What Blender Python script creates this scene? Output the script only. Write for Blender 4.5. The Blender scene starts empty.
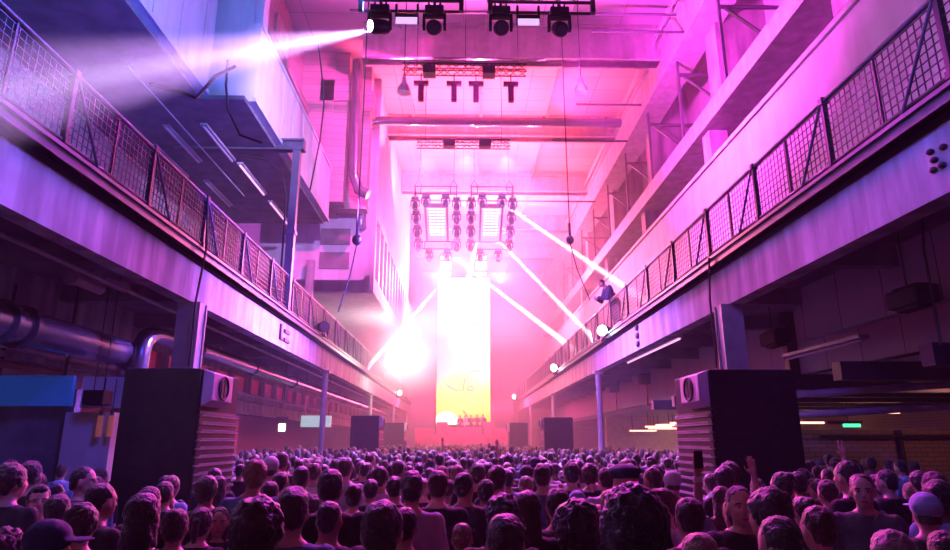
import bpy, bmesh, math, random
from mathutils import Vector, Matrix, Euler, noise
PI = math.pi
random.seed(7)
SC = bpy.context.scene
C = SC.collection
R = math.radians

# ------------------------------------------------------------------ camera
CAM_H = 2.05; FPX = 633.0; PITCH = R(14.6); YAW = R(1.14)
cd = bpy.data.cameras.new('camera'); cam = bpy.data.objects.new('camera', cd); C.objects.link(cam)
cd.sensor_width = 36; cd.lens = 36 * FPX / 950.0; cd.clip_start = 0.05; cd.clip_end = 300
cam.location = (0, 0, CAM_H); cam.rotation_euler = (PI/2 + PITCH, 0, -YAW)
SC.camera = cam
def at(px, py, X=None, Y=None, Z=None):
    """a point of the place measured off the photograph on a known plane"""
    a = (px - 475) / FPX; b = (275 - py) / FPX
    d = (a, math.cos(PITCH) - b*math.sin(PITCH), math.sin(PITCH) + b*math.cos(PITCH))
    c, s = math.cos(YAW), math.sin(YAW)
    d = Vector((d[0]*c + d[1]*s, -d[0]*s + d[1]*c, d[2]))
    t = X/d.x if X is not None else Y/d.y if Y is not None else (Z - CAM_H)/d.z
    return d*t + Vector((0, 0, CAM_H))

# ------------------------------------------------------------------ materials
MATS = {}
def mat(name, col, rough=.7, metal=0.0, var=.12, scale=3.0, bump=0.0, stain=0.0, emit=None, estr=0.0, spec=.5, sheen=0.0, bscale=None):
    m = bpy.data.materials.new(name); m.use_nodes = True
    nt = m.node_tree; N = nt.nodes; L = nt.links
    b = N['Principled BSDF']
    b.inputs['Roughness'].default_value = rough; b.inputs['Metallic'].default_value = metal
    b.inputs['Specular IOR Level'].default_value = spec
    if sheen: b.inputs['Sheen Weight'].default_value = sheen; b.inputs['Sheen Roughness'].default_value = .4
    tc = N.new('ShaderNodeTexCoord'); nz = N.new('ShaderNodeTexNoise')
    nz.inputs['Scale'].default_value = scale; nz.inputs['Detail'].default_value = 6
    L.new(tc.outputs['Object'], nz.inputs['Vector'])
    cr = N.new('ShaderNodeValToRGB')
    lo = [max(0, c*(1-var)) for c in col]; hi = [min(1, c*(1+var)) for c in col]
    cr.color_ramp.elements[0].position = .35; cr.color_ramp.elements[0].color = (*lo, 1)
    cr.color_ramp.elements[1].position = .65; cr.color_ramp.elements[1].color = (*hi, 1)
    L.new(nz.outputs['Fac'], cr.inputs['Fac'])
    out = cr.outputs['Color']
    if stain:
        mp = N.new('ShaderNodeMapping'); mp.inputs['Scale'].default_value = (1.3, 1.3, .18)
        n2 = N.new('ShaderNodeTexNoise'); n2.inputs['Scale'].default_value = 2.2; n2.inputs['Detail'].default_value = 8
        L.new(tc.outputs['Object'], mp.inputs['Vector']); L.new(mp.outputs['Vector'], n2.inputs['Vector'])
        r2 = N.new('ShaderNodeValToRGB'); r2.color_ramp.elements[0].position = .42; r2.color_ramp.elements[1].position = .62
        r2.color_ramp.elements[0].color = (1-stain, 1-stain, 1-stain, 1); r2.color_ramp.elements[1].color = (1, 1, 1, 1)
        L.new(n2.outputs['Fac'], r2.inputs['Fac'])
        mx = N.new('ShaderNodeMix'); mx.data_type = 'RGBA'; mx.blend_type = 'MULTIPLY'; mx.inputs[0].default_value = 1
        L.new(out, mx.inputs[6]); L.new(r2.outputs['Color'], mx.inputs[7]); out = mx.outputs[2]
    L.new(out, b.inputs['Base Color'])
    if bump:
        bp = N.new('ShaderNodeBump'); bp.inputs['Strength'].default_value = bump; bp.inputs['Distance'].default_value = .03
        n3 = N.new('ShaderNodeTexNoise'); n3.inputs['Scale'].default_value = bscale or scale*4; n3.inputs['Detail'].default_value = 5
        L.new(tc.outputs['Object'], n3.inputs['Vector']); L.new(n3.outputs['Fac'], bp.inputs['Height']); L.new(bp.outputs['Normal'], b.inputs['Normal'])
    if emit: b.inputs['Emission Color'].default_value = (*emit, 1); b.inputs['Emission Strength'].default_value = estr
    MATS[name] = m; return m
def brickmat(name, c1, c2, mortar, scale, rough=.85, row=.25, bw=.5, vert='XZ', off=.5):
    m = mat(name, c1, rough); nt = m.node_tree; N = nt.nodes; L = nt.links; b = N['Principled BSDF']
    tc = N.new('ShaderNodeTexCoord'); sp = N.new('ShaderNodeSeparateXYZ'); cb = N.new('ShaderNodeCombineXYZ')
    L.new(tc.outputs['Object'], sp.inputs[0])
    L.new(sp.outputs[vert[0]], cb.inputs['X']); L.new(sp.outputs[vert[1]], cb.inputs['Y'])
    br = N.new('ShaderNodeTexBrick'); br.offset = off
    br.inputs['Color1'].default_value = (*c1, 1); br.inputs['Color2'].default_value = (*c2, 1); br.inputs['Mortar'].default_value = (*mortar, 1)
    br.inputs['Scale'].default_value = scale; br.inputs['Mortar Size'].default_value = .012; br.inputs['Brick Width'].default_value = bw; br.inputs['Row Height'].default_value = row
    L.new(cb.outputs[0], br.inputs['Vector']); L.new(br.outputs['Color'], b.inputs['Base Color'])
    return m
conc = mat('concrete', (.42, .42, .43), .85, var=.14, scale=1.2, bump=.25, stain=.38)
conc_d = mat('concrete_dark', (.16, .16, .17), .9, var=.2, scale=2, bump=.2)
plaster = mat('painted_panel', (.62, .64, .66), .7, var=.05, scale=1.5, stain=.12)
steel_d = mat('dark_steel', (.035, .036, .045), .45, .5, var=.2, scale=6)
steel_p = mat('painted_steel', (.09, .10, .13), .4, .4, var=.15, scale=5)
steel_l = mat('pale_steel', (.45, .45, .47), .5, .2, var=.1, scale=4, stain=.2)
galv = mat('galvanised_duct', (.22, .24, .30), .26, .8, var=.1, scale=4)
black = mat("black_cabinet", (.008, .008, .010), .7, spec=.2, var=.3, scale=8, bump=.1)
ply = mat('pale_wood', (.42, .38, .34), .6, var=.1, scale=4)
rubber = mat('black_rubber', (.01, .01, .012), .7)
floor_m = mat('floor_concrete', (.08, .08, .085), .5, var=.25, scale=1.0)
ceil_m = brickmat('ceiling_panels', (.50, .49, .50), (.44, .43, .45), (.16, .15, .16), 1.0, row=1.1, bw=3.2, vert='XY', off=0)
brick = brickmat('painted_brick', (.36, .33, .33), (.30, .27, .27), (.2, .19, .19), 1.0, row=.32, bw=.9, vert='YZ')
brick2 = brickmat('room_brick', (.30, .20, .19), (.25, .16, .16), (.17, .12, .12), 1.0, row=.09, bw=.26, vert='XZ')
panelw = brickmat('panelled_wall', (.5, .48, .5), (.44, .43, .45), (.12, .11, .12), 1.0, row=3, bw=1.25, vert='YZ', off=0)
lens_m = mat('lens_glass', (.05, .06, .09), .08, .2, spec=.8)

# ------------------------------------------------------------------ geometry kit
class MB:
    def __init__(s): s.v = []; s.f = []; s.m = []
    def add(s, vs, fs, mi=0):
        o = len(s.v); s.v += [tuple(v) for v in vs]; s.f += [tuple(i+o for i in f) for f in fs]; s.m += [mi]*len(fs); return s
    def box(s, x0, x1, y0, y1, z0, z1, mi=0):
        vs = [(x, y, z) for z in (z0, z1) for y in (y0, y1) for x in (x0, x1)]
        return s.add(vs, [(0,2,3,1), (4,5,7,6), (0,1,5,4), (2,6,7,3), (0,4,6,2), (1,3,7,5)], mi)
    def cbox(s, c, d, mi=0, rot=None):
        M = rot.to_matrix() if rot else Matrix.Identity(3); c = Vector(c)
        vs = [c + M @ Vector((sx*d[0]/2, sy*d[1]/2, sz*d[2]/2)) for sz in (-1, 1) for sy in (-1, 1) for sx in (-1, 1)]
        return s.add(vs, [(0,2,3,1), (4,5,7,6), (0,1,5,4), (2,6,7,3), (0,4,6,2), (1,3,7,5)], mi)
    def bar(s, a, b, w, h=None, mi=0, up=(0, 0, 1)):
        a = Vector(a); b = Vector(b); h = h or w; d = (b-a).normalized(); u = Vector(up)
        if abs(d.dot(u)) > .98: u = Vector((0, 1, 0))
        r = d.cross(u).normalized(); u = r.cross(d)
        vs = [p + r*sx*w/2 + u*sz*h/2 for p in (a, b) for sx, sz in ((-1,-1), (1,-1), (1,1), (-1,1))]
        return s.add(vs, [(3,2,1,0), (4,5,6,7), (0,1,5,4), (1,2,6,5), (2,3,7,6), (3,0,4,7)], mi)
    def tube(s, pts, r, n=10, mi=0, cap=True, rs=None):
        pts = [Vector(p) for p in pts]; o = len(s.v); k = len(pts); prev = None
        for i, p in enumerate(pts):
            d = (pts[min(i+1, k-1)] - pts[max(i-1, 0)]).normalized()
            if prev is None:
                u = Vector((0, 0, 1)) if abs(d.z) < .9 else Vector((1, 0, 0)); prev = d.cross(u).normalized()
            else: prev = (prev - d*prev.dot(d)).normalized()
            q = d.cross(prev); rr = rs[i] if rs else r
            for j in range(n): s.v.append(tuple(p + (prev*math.cos(2*PI*j/n) + q*math.sin(2*PI*j/n))*rr))
        for i in range(k-1):
            for j in range(n): s.f.append((o+i*n+j, o+i*n+(j+1)%n, o+(i+1)*n+(j+1)%n, o+(i+1)*n+j)); s.m.append(mi)
        if cap: s.f.append(tuple(o+j for j in range(n))[::-1]); s.f.append(tuple(o+(k-1)*n+j for j in range(n))); s.m += [mi, mi]
        return s
    def prism(s, poly, a, b, axis='y', mi=0):
        n = len(poly)
        def P(u, w, t): return (u, t, w) if axis == 'y' else (t, u, w) if axis == 'x' else (u, w, t)
        vs = [P(u, w, a) for u, w in poly] + [P(u, w, b) for u, w in poly]
        return s.add(vs, [tuple(range(n))[::-1], tuple(range(n, 2*n))] + [(i, (i+1)%n, n+(i+1)%n, n+i) for i in range(n)], mi)
    def ball(s, c, r, nu=14, nv=9, mi=0, rot=None, fn=None):
        c = Vector(c); r = (r, r, r) if isinstance(r, (int, float)) else r; vs = []; M = rot.to_matrix() if rot else Matrix.Identity(3)
        for i in range(nv+1):
            t = PI*i/nv
            for j in range(nu):
                p = 2*PI*j/nu; d = Vector((math.sin(t)*math.cos(p), math.sin(t)*math.sin(p), math.cos(t)))
                k = fn(d) if fn else 1
                vs.append(c + M @ Vector((d.x*r[0]*k, d.y*r[1]*k, d.z*r[2]*k)))
        fs = [(i*nu+j, (i+1)*nu+j, (i+1)*nu+(j+1)%nu, i*nu+(j+1)%nu) for i in range(nv) for j in range(nu)]
        return s.add(vs, fs, mi)
    def mesh(s, name, mats, smooth=False, bevel=0):
        me = bpy.data.meshes.new(name); me.from_pydata(s.v, [], s.f)
        mats = mats if isinstance(mats, (list, tuple)) else [mats]
        for m in mats: me.materials.append(m)
        if len(mats) > 1: me.polygons.foreach_set('material_index', s.m)
        bm = bmesh.new(); bm.from_mesh(me); bmesh.ops.remove_doubles(bm, verts=bm.verts, dist=1e-5)
        bmesh.ops.recalc_face_normals(bm, faces=bm.faces)
        if bevel: bmesh.ops.bevel(bm, geom=[e for e in bm.edges if len(e.link_faces) == 2 and e.calc_face_angle(0) > .7], offset=bevel, segments=2, affect='EDGES', profile=.6)
        bm.to_mesh(me); bm.free()
        if smooth:
            me.polygons.foreach_set('use_smooth', [True]*len(me.polygons)); me.set_sharp_from_angle(angle=R(42))
        return me
    def build(s, name, mats, parent=None, smooth=False, bevel=0, origin=None):
        if origin is not None:
            ox, oy, oz = origin; s.v = [(x-ox, y-oy, z-oz) for x, y, z in s.v]
        o = bpy.data.objects.new(name, s.mesh(name, mats, smooth, bevel)); C.objects.link(o)
        if origin is not None: o.location = origin
        if parent: o.parent = parent
        return o
def tag(o, label, cat, group=None, kind=None):
    o['label'] = label; o['category'] = cat
    if group: o['group'] = group
    if kind: o['kind'] = kind
    return o
def thing(name, label, cat, loc=(0, 0, 0), rz=0, group=None):
    o = bpy.data.objects.new(name, None); C.objects.link(o); o.empty_display_size = .1
    o.location = loc; o.rotation_euler = (0, 0, rz); return tag(o, label, cat, group)
def struct(o, label=None):
    o['kind'] = 'structure'
    if label: o['label'] = label
    return o
KIDS = {}
def kids(o): return [c for c in bpy.data.objects if c.parent == o]
def copytree(o, parent=None):
    if o.name not in KIDS: KIDS[o.name] = kids(o)
    c = o.copy(); C.objects.link(c)
    if parent: c.parent = parent
    for k in KIDS[o.name]: copytree(k, c)
    return c

# ------------------------------------------------------------------ the hall
XG = 4.9; ZF0 = 4.47; ZF1 = 5.18; ZD = 5.47; YE = 61.0
struct(MB().box(-15, 15, -4, 63, -.2, 0).build('floor', floor_m))
struct(MB().box(-12, 12, -4, 63, 18.6, 18.8).build('ceiling', ceil_m))
struct(MB().box(-15, 15, 62.4, 62.8, 0, 18.6).build('wall_far', panelw))
struct(MB().box(-15, -14.6, -4, 63, 0, 9).build('wall_left', conc_d))
struct(MB().box(14.6, 15, -4, 63, 0, 9).build('wall_right', conc_d))
struct(MB().box(-15, 15, -4.4, -4, 0, 18.6).build('wall_back', conc_d))
# ceiling beams across the hall
for i, y in enumerate([7.5, 15, 22.6, 30.2, 37.8, 45.4, 53]):
    zb = 16.98 if i == 2 else 17.4
    x0 = -4.1 if i == 2 else -8.4; m = MB().box(x0, 8.6, y, y+.5, zb, 18.6)
    m.box(x0, 8.6, y-.12, y+.62, zb, zb+.1).box(x0, 8.6, y-.12, y+.62, 18.45, 18.6)
    struct(m.build('ceiling_beam', steel_l))
for i, x in enumerate([-2.6, .9, 4.4]):
    struct(MB().box(x-.05, x+.05, -4, 62, 18.35, 18.6).build('ceiling_beam', steel_l))

def gallery(s, side):
    """s = -1 left, 1 right: deck, concrete fascia with steel edge, joists, underside"""
    X = s*XG
    m = MB().box(min(X, X+s*.28), max(X, X+s*.28), -4, YE, ZF0, ZF1)
    struct(m.build('wall_%s_gallery_fascia' % side, conc), 'long pale concrete fascia beam of the %s gallery' % side)
    m = MB(); a, b = sorted((X-s*.10, X+s*.34)); m.box(a, b, -4, YE, ZF1+.03, ZF1+.12); a, b = sorted((X-s*.10, X-s*.04)); m.box(a, b, -4, YE, ZF1+.03, ZD)
    a, b = sorted((X-s*.14, X+s*.3)); m.box(a, b, -4, YE, ZD-.05, ZD)
    struct(m.build('trim_%s_gallery_edge' % side, steel_p))
    a, b = sorted((X+s*.1, X+s*(6.4 if s < 0 else 5.0)))
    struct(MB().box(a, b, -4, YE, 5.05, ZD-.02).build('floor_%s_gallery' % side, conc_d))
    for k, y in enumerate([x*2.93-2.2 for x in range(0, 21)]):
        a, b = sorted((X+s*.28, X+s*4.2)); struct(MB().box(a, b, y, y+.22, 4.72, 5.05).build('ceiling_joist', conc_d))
gallery(-1, 'left'); gallery(1, 'right')

# columns carrying the gallery edge
for s in (-1, 1):
    for k, y in enumerate([11.5, 23.1, 34.8, 46.4, 57.5]):
        m = MB()
        if k == 0: m.box(-.17, .17, -.11, .11, 0, 4.47); m.box(-.2, .2, -.2, -.17, 0, 4.47).box(-.2, .2, .11, .14, 0, 4.47)
        else: m.tube([(0, 0, 0), (0, 0, 4.47)], .105, 16); m.cbox((0, 0, 4.42), (.34, .34, .1)).cbox((0, 0, .03), (.34, .34, .06))
        o = struct(m.build('steel_column', steel_l, smooth=k > 0)); o.location = (s*(XG+.04), y, 0)

# railings ---------------------------------------------------------
def lattice(L, z0, z1, cx=.105, cz=.095, r=.0055):
    m = MB(); n = int(L/cx)
    for i in range(1, n): m.bar((0, i*L/n, z0), (0, i*L/n, z1), r*2, mi=0)
    k = int((z1-z0)/cz)
    for j in range(k+1): m.bar((0, 0, z0+(z1-z0)*j/k), (0, L, z0+(z1-z0)*j/k), r*2)
    return m
lat_me = lattice(2.06, .06, 1.0).mesh('mesh_panel', steel_d)
post_me = MB().box(-.035, .035, -.035, .035, -.02, 1.08).cbox((0, 0, 1.06), (.1, .1, .1)).cbox((0, 0, .14), (.1, .09, .09)).mesh('post', steel_d, bevel=.006)
for s, side, y0 in ((-1, 'left', .8), (1, 'right', 1.28)):
    X = s*(XG+.02)
    rt = thing('balcony_railing', 'long dark steel railing with wire mesh along the %s gallery edge' % side, 'railing', (X, 0, ZD))
    MB().tube([(0, -3, 1.06), (0, YE-1, 1.06)], .035, 10).build('handrail', steel_p, rt, smooth=True)
    MB().tube([(0, -3, .14), (0, YE-1, .14)], .026, 8).build('lower_rail', steel_d, rt, smooth=True)
    y = y0 - 2.14
    for k in range(29):
        y = y0 - 2.14 + k*2.14
        if y > YE-2.5: break
        o = bpy.data.objects.new('post', post_me); C.objects.link(o); o.parent = rt; o.location = (0, y, 0)
        MB().tube([(-s*.03, y+.03, 1.02), (-s*.03, y+.78, .02)], .02, 8).build('brace', steel_p, rt, smooth=True)
        if y < 48:
            o = bpy.data.objects.new('mesh_panel', lat_me); C.objects.link(o); o.parent = rt; o.location = (0, y+.04, 0)
            MB().bar((0, y+1.07, .05), (0, y+1.07, 1.03), .03).build('stiffener', steel_d, rt)

# ------------------------------------------------------------------ upper left: overhanging boxes
def room_box(x0, x1, y0, y1, z0, z1, name, label):
    m = MB().box(x0, x1, y0, y1, z0, z1)
    m.box(x1-.02, x1+.05, y0, y1, z0, z0+.12).box(x1-.02, x1+.05, y0, y1, z1-.1, z1)
    y = y0+1.2
    while y < y1-.3: m.box(x1, x1+.015, y, y+.03, z0+.12, z1-.1); y += 1.2
    return struct(m.build(name, plaster), label)
room_box(-10.4, -6.55, -4, 14.6, 10.57, 16.5, 'wall_left_upper_box', 'pale panelled box overhanging the left gallery, nearest')
room_box(-10.4, -5.45, 14.9, 24.3, 10.57, 12.9, 'wall_left_low_box', 'white low box overhanging the left gallery with dark underside')
m = MB().box(-10.3, -5.62, 14.9, 15.2, 12.9, 18.6); m.box(-5.62, -5.4, 14.85, 15.25, 12.9, 18.6)
struct(m.build('wall_left_cross_panel', plaster))
m = MB().box(-11.4, -10.4, -4, 28, 5.4, 18.6); struct(m.build('wall_left_upper', brick))
# dark fluorescent soffit under the boxes
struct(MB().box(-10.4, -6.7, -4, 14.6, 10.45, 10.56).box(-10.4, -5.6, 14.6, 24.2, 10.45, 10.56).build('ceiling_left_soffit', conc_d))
# tall pilasters on the left wall beyond the boxes
struct(MB().box(-10.4, -7.0, 15.3, 24.6, 12.95, 18.6).box(-10.4, -5.6, 24.6, 26.8, 11.6, 18.6).build('wall_left_recess', brick))
for y, x in ((24.7, -5.0), (25.55, -4.15)):
    struct(MB().box(-6.2, x, y, y+.6, 11.6, 18.6).box(-6.2, x+.12, y-.1, y+.7, 16.2, 17.2).build('wall_left_pilaster', brick))
for y in (17.2, 20.4):
    m = MB().box(-7.1, -6.9, y, y+1.6, 13.4, 17.4); struct(m.build('window_left_%d' % int(y), steel_l))
struct(MB().box(-7.0, -6.7, 15.3, 24.6, 13.0, 13.3).box(-7.0, -6.6, 15.3, 24.6, 15.5, 15.8).build('wall_left_ledge', brick))
# far left box with tall windows
m = MB().box(-9, -4.3, 26.9, 61, 8.3, 8.8).box(-9, -3.95, 26.9, 27.2, 8.3, 18.6).box(-9, -3.95, 45, 61, 8.3, 18.6).box(-9, -3.95, 27.2, 61, 11.9, 18.6).box(-4.3, -3.9, 26.9, 61, 8.3, 9.0)
struct(m.build('wall_left_far_block', plaster))
for k in range(12):
    y = 27.2 + k*1.45; struct(MB().box(-4.15, -3.93, y, y+.3, 9.0, 11.9).build('window_mullion', steel_l))
winm = mat('lit_window_glass', (.5, .5, .55), .3, emit=(1.0, .55, .95), estr=.5)
struct(MB().box(-4.3, -4.2, 27.2, 44.9, 9.0, 11.9).build('window_9', winm))
struct(MB().box(-4.05, -3.88, 26.8, 27.0, 8.3, 18.6).build('trim_3', plaster))
# horizontal panels on the block's end face
m = MB()
for z in (9.3, 10.4): m.box(-6.3, -5.0, 26.84, 26.9, z, z+.75)
struct(m.build('window_10', conc_d))
struct(MB().box(-6.75, -6.45, 26.5, 26.8, 5.4, 9.6).build('steel_column', steel_l))
# wall behind the left gallery at deck level
struct(MB().box(-10.4, -10.2, -4, 26.8, 5.4, 10.5).build('wall_left_deck_level', brick))

# left blue steel frame standing on the gallery edge
fr = thing('steel_gantry_frame', 'blue-grey steel post and arm standing on the left gallery edge', 'steel frame', (-4.95, 17.45, ZD))
MB().box(-.11, .11, -.1, .1, 0, 4.95).box(-.14, .14, -.13, .13, 2.3, 2.42).box(-.16, .16, -.15, .15, 0, .06).build('post', steel_p, fr, bevel=.012)
MB().box(-3.6, .22, -.12, .12, 4.92, 4.98).box(-3.6, .2, -.12, .12, 5.22, 5.28).box(-3.6, .2, -.025, .025, 4.92, 5.28).box(.16, .2, -.12, .12, 4.92, 5.28).build('arm', steel_p, fr)
MB().tube([(-.18, -.05, 0), (-.2, -.05, 2.2), (-.2, -.1, 3.4), (-.35, -.1, 4.1), (-.9, -.1, 4.6), (-1.6, -.1, 4.7)], .03, 7).build('cable', rubber, fr, smooth=True)

# ------------------------------------------------------------------ upper right: parapet, crane beams, brackets
struct(MB().box(7.9, 8.15, -4, 61, 5.4, 10.55).box(7.82, 8.2, -4, 61, 10.55, 10.68).build('wall_right_parapet', plaster))
struct(MB().box(10.4, 10.8, -4, 62, 5.4, 18.6).build('wall_right_upper', panelw))
struct(MB().box(8.0, 8.7, -4, 62, 16.05, 17.5).box(7.85, 9.2, -4, 62, 17.5, 17.62).box(7.85, 8.9, -4, 62, 15.95, 16.07).build('ceiling_beam_crane_rail', steel_l))
struct(MB().box(8.0, 8.5, -4, 62, 12.05, 12.7).box(7.9, 10.4, -4, 62, 11.95, 12.05).build('ceiling_beam_crane_ledge', steel_l))
struct(MB().box(9.6, 10.4, -4, 62, 13.6, 13.9).build('wall_right_ledge', conc))
for k, y in enumerate([5.5, 9.4, 13.3, 17.2, 21.1, 25, 29, 33, 37, 41, 45, 49]):
    b = thing('wall_bracket', 'triangular steel wall bracket high on the right wall', 'bracket', (10.4, y, 0), 0, 'triangular steel brackets along the right wall')
    MB().bar((0, 0, 15.4), (-2.3, 0, 15.4), .1).build('arm', steel_p, b)
    MB().bar((0, 0, 13.6), (-2.1, 0, 15.35), .08).build('strut', steel_p, b)
    MB().bar((-2.3, 0, 12.7), (-2.3, 0, 16.0), .09).build('hanger', steel_p, b)
for k in range(8):
    y = 3.5 + k*7.6
    struct(MB().box(8.6, 10.4, y, y+.9, 12.7, 18.6).box(8.1, 8.7, y+.15, y+.75, 11, 12).build('wall_right_pilaster', conc))
    m = MB().prism([(8.15, 10.5), (10.4, 10.5), (10.4, 11.9), (9.6, 11.9)], y+2, y+2.6); struct(m.build('wall_right_haunch', conc_d))
rl = MB().tube([(7.75, -2, 17.75), (7.75, 55, 17.75)], .03, 6).tube([(7.75, -2, 17.95), (7.75, 55, 17.95)], .02, 6)
struct(rl.build('trim_4', plaster, smooth=True))
c = MB().tube([(9.5, -3, 14.2), (9.5, 60, 14.2)], .06, 8)
tag(c.build('wall_conduit', steel_p, smooth=True), 'dark conduit running along the upper right wall behind the brackets', 'pipe')

# ------------------------------------------------------------------ big pipe across the hall and its drop at the left wall
p = MB().tube([(-4.5, 26.85, 11.2), (-4.5, 26.6, 11.35), (-4.5, 26.55, 11.7), (-4.5, 26.55, 15.45), (-4.45, 26.55, 15.9), (-4.2, 26.55, 16.2), (-3.8, 26.55, 16.3), (7.3, 26.55, 16.3)], .21, 18)
for x in (-2.5, .6, 3.7, 6.6): p.tube([(x-.05, 26.55, 16.3), (x+.05, 26.55, 16.3)], .26, 18)
tag(p.build('crossing_pipe', galv, smooth=True), 'fat round pipe crossing the hall under the ceiling and turning down at left', 'pipe')
p = MB().tube([(-4.6, 24.4, 18), (-4.5, 24.4, 12.6), (-4.3, 24.4, 12.0), (-3.9, 24.4, 11.8)], .22, 14)
tag(p.build('drop_duct', galv, smooth=True), 'vertical round duct with elbow on the upper left wall', 'duct')
for z, x0, x1, y in ((16.6, -4, 7.5, 19.2), (15.6, -3.5, 3, 20.5), (16.4, 4.6, 8, 19.9), (15.9, 4.8, 7.6, 24.2), (15.1, 4, 7.4, 26), (15.3, -3, 7.6, 34)):
    tag(MB().tube([(x0, y, z), (x1, y, z)], .05, 8).build('ceiling_pipe', steel_p, smooth=True), 'thin horizontal pipe strung across the hall near the ceiling', 'pipe', 'thin pipes across the upper hall')
# ------------------------------------------------------------------ under the left gallery
redm = mat('red_lit_pane', (.35, .05, .1), .5, emit=(1.0, .05, .25), estr=.16)
m = MB().box(-8.3, -8.0, -4, 61, 2.95, 3.75).box(-8.3, -8.0, -4, 61, 4.3, 5.05)
y = -4
while y < 60: m.box(-8.28, -8.0, y, y+.45, 3.75, 4.3); y += 1.75
m.box(-8.3, -7.8, -4, 61, 3.42, 3.52).box(-8.3, -7.9, -4, 61, 2.95, 3.03)
struct(m.build('wall_left_downstand', conc))
for k in range(34):
    y = -4+.45+k*1.75
    if y > 6: struct(MB().box(-8.2, -8.14, y, y+1.3, 3.75, 4.3).build('window_pane', redm))
struct(MB().box(-12.2, -11.9, -4, 61, 0, 5).build('wall_left_room', brick2))
# pillar and dark wall at far left, cut by the frame
struct(MB().box(-6.65, -5.85, 11.0, 11.5, 0, 2.5).build('wall_left_pier', plaster))
struct(MB().box(-14, -6.65, 11.2, 11.4, 0, 2.9).build('wall_left_partition', conc_d))
blue_scr = mat('blue_display', (.02, .10, .34), .6, emit=(.005, .06, .36), estr=.4)  # slight glow added to even out the panel's blue
d = thing('hanging_display', 'wide blue display panel hanging under the left gallery', 'display', (-7.15, 10.9, 2.6))
MB().box(-.75, .6, 0, .1, 0, .5).build('screen', blue_scr, d, bevel=.01); MB().box(-.7, -.66, .02, .06, .5, 2.1).box(.4, .44, .02, .06, .5, 2.1).build('hanger', steel_d, d)
struct(MB().box(-6.5, -5.8, 11.1, 11.3, 2.58, 3.1).build('wall_left_lintel', plaster))
sp = thing('hanging_speaker', 'small dark speaker hanging before the white lintel at left', 'speaker', (-6.02, 10.6, 2.6))
MB().box(-.17, .17, 0, .3, 0, .24).build('cabinet', black, sp, bevel=.02); [MB().tube([(x, .15, .24), (x, .15, 2.2)], .008, 5).build('hanger', steel_d, sp) for x in (-.08, .08)]
amber = mat('amber_glow', (.4, .15, .1), .4, emit=(1, .25, .2), estr=.14)
for x, w in ((-5.98, 'wall'), (-5.80, 'speaker stack')):
    t = thing('wall_lamp', 'slim amber lamp hanging near the %s, one of two at left' % ('grey pier' if w == 'wall' else 'tall black speaker stack'), 'lamp', (x, 10.85, 2.1))
    MB().tube([(0, 0, 0), (0, 0, .34)], .045, 10).build('glass', amber, t, smooth=True); MB().tube([(0, 0, .34), (0, 0, .42)], .03, 8).tube([(0, 0, .42), (0, 0, .95)], .008, 5).build('cap', steel_d, t)

# pipes
def pipe(name, label, pts, r, m=galv, flange=(), n=18, cat='pipe'):
    q = MB().tube(pts, r, n)
    for a in flange:
        a = Vector(a[0]), Vector(a[1]); q.tube([a[0]-a[1]*.05, a[0]+a[1]*.05], r*1.22, n)
    return tag(q.build(name, m, smooth=True), label, cat)
def bend(a, b, c, r, k=6):
    """corner b rounded between a and c"""
    a, b, c = Vector(a), Vector(b), Vector(c); u = (a-b).normalized()*r; v = (c-b).normalized()*r
    return [b+u*(1-t)**2 + v*t**2 for t in [i/k for i in range(k+1)]]
X1 = -6.35
pipe('ventilation_pipe', 'fat dark pipe below the left gallery turning down beside the black speaker stack',
     [(X1, -3, 3.62), (X1, 11.2, 3.62)] + bend((X1, 11.2, 3.62), (X1, 12.4, 3.62), (X1, 12.4, 2.2), .5) + [(X1, 12.4, .3)], .26,
     flange=(((X1, 8.7, 3.62), Vector((0, 1, 0))), ((X1, 9.1, 3.62), Vector((0, 1, 0))), ((X1, 12.4, 2.9), Vector((0, 0, 1)))))
pipe('ventilation_pipe', 'long bright-edged pipe under the left gallery rising out behind the speaker stack',
     [(X1+.3, 12.0, .3), (X1+.3, 12.0, 3.2)] + bend((X1+.3, 12.0, 2.2), (X1+.3, 12.0, 4.05), (X1+.3, 14, 4.05), .55) + [(X1+.3, 60, 4.05)], .17,
     flange=[((X1+.3, y, 4.05), Vector((0, 1, 0))) for y in (14.6, 18.5, 23, 28, 33, 38)])
pipe('ventilation_pipe', 'large horizontal pipe end with elbow in the dark under the left gallery',
     [(-7.1, 2, 4.1), (-7.1, 5.6, 4.1)] + bend((-7.1, 5, 4.1), (-7.1, 6.6, 4.1), (-7.1, 6.6, 3), .5) + [(-7.1, 6.6, 3.6)], .3)
pipe('conduit', 'thin conduit high under the left gallery', [(-5.7, -3, 4.5), (-5.7, 60, 4.5)], .035, steel_l, n=8)
pipe('conduit', 'thin conduit below the red panes under the left gallery', [(-7.5, 9.6, 3.55), (-7.5, 60, 3.55)], .045, steel_l, n=8)
pipe('conduit', 'rusty pipe running low under the fat dark pipe at left', [(-6.9, 2, 3.2), (-6.9, 11.1, 3.15)], .06, mat('rusty_pipe', (.3, .14, .12), .6), n=10)
for x, z, y0 in ((-6.1, 4.5, 10.0), (-5.9, 4.62, 10.4)):
    t = tag(MB().tube([(x, y0-.3, z), (x, y0+.5, z)], .09, 12).tube([(x, y0-.34, z), (x, y0-.28, z)], .12, 12).build('pipe_stub', steel_l, smooth=True), 'short flanged pipe stub under the left gallery by the first column', 'pipe', 'pipe stubs by the first left column')
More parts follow.
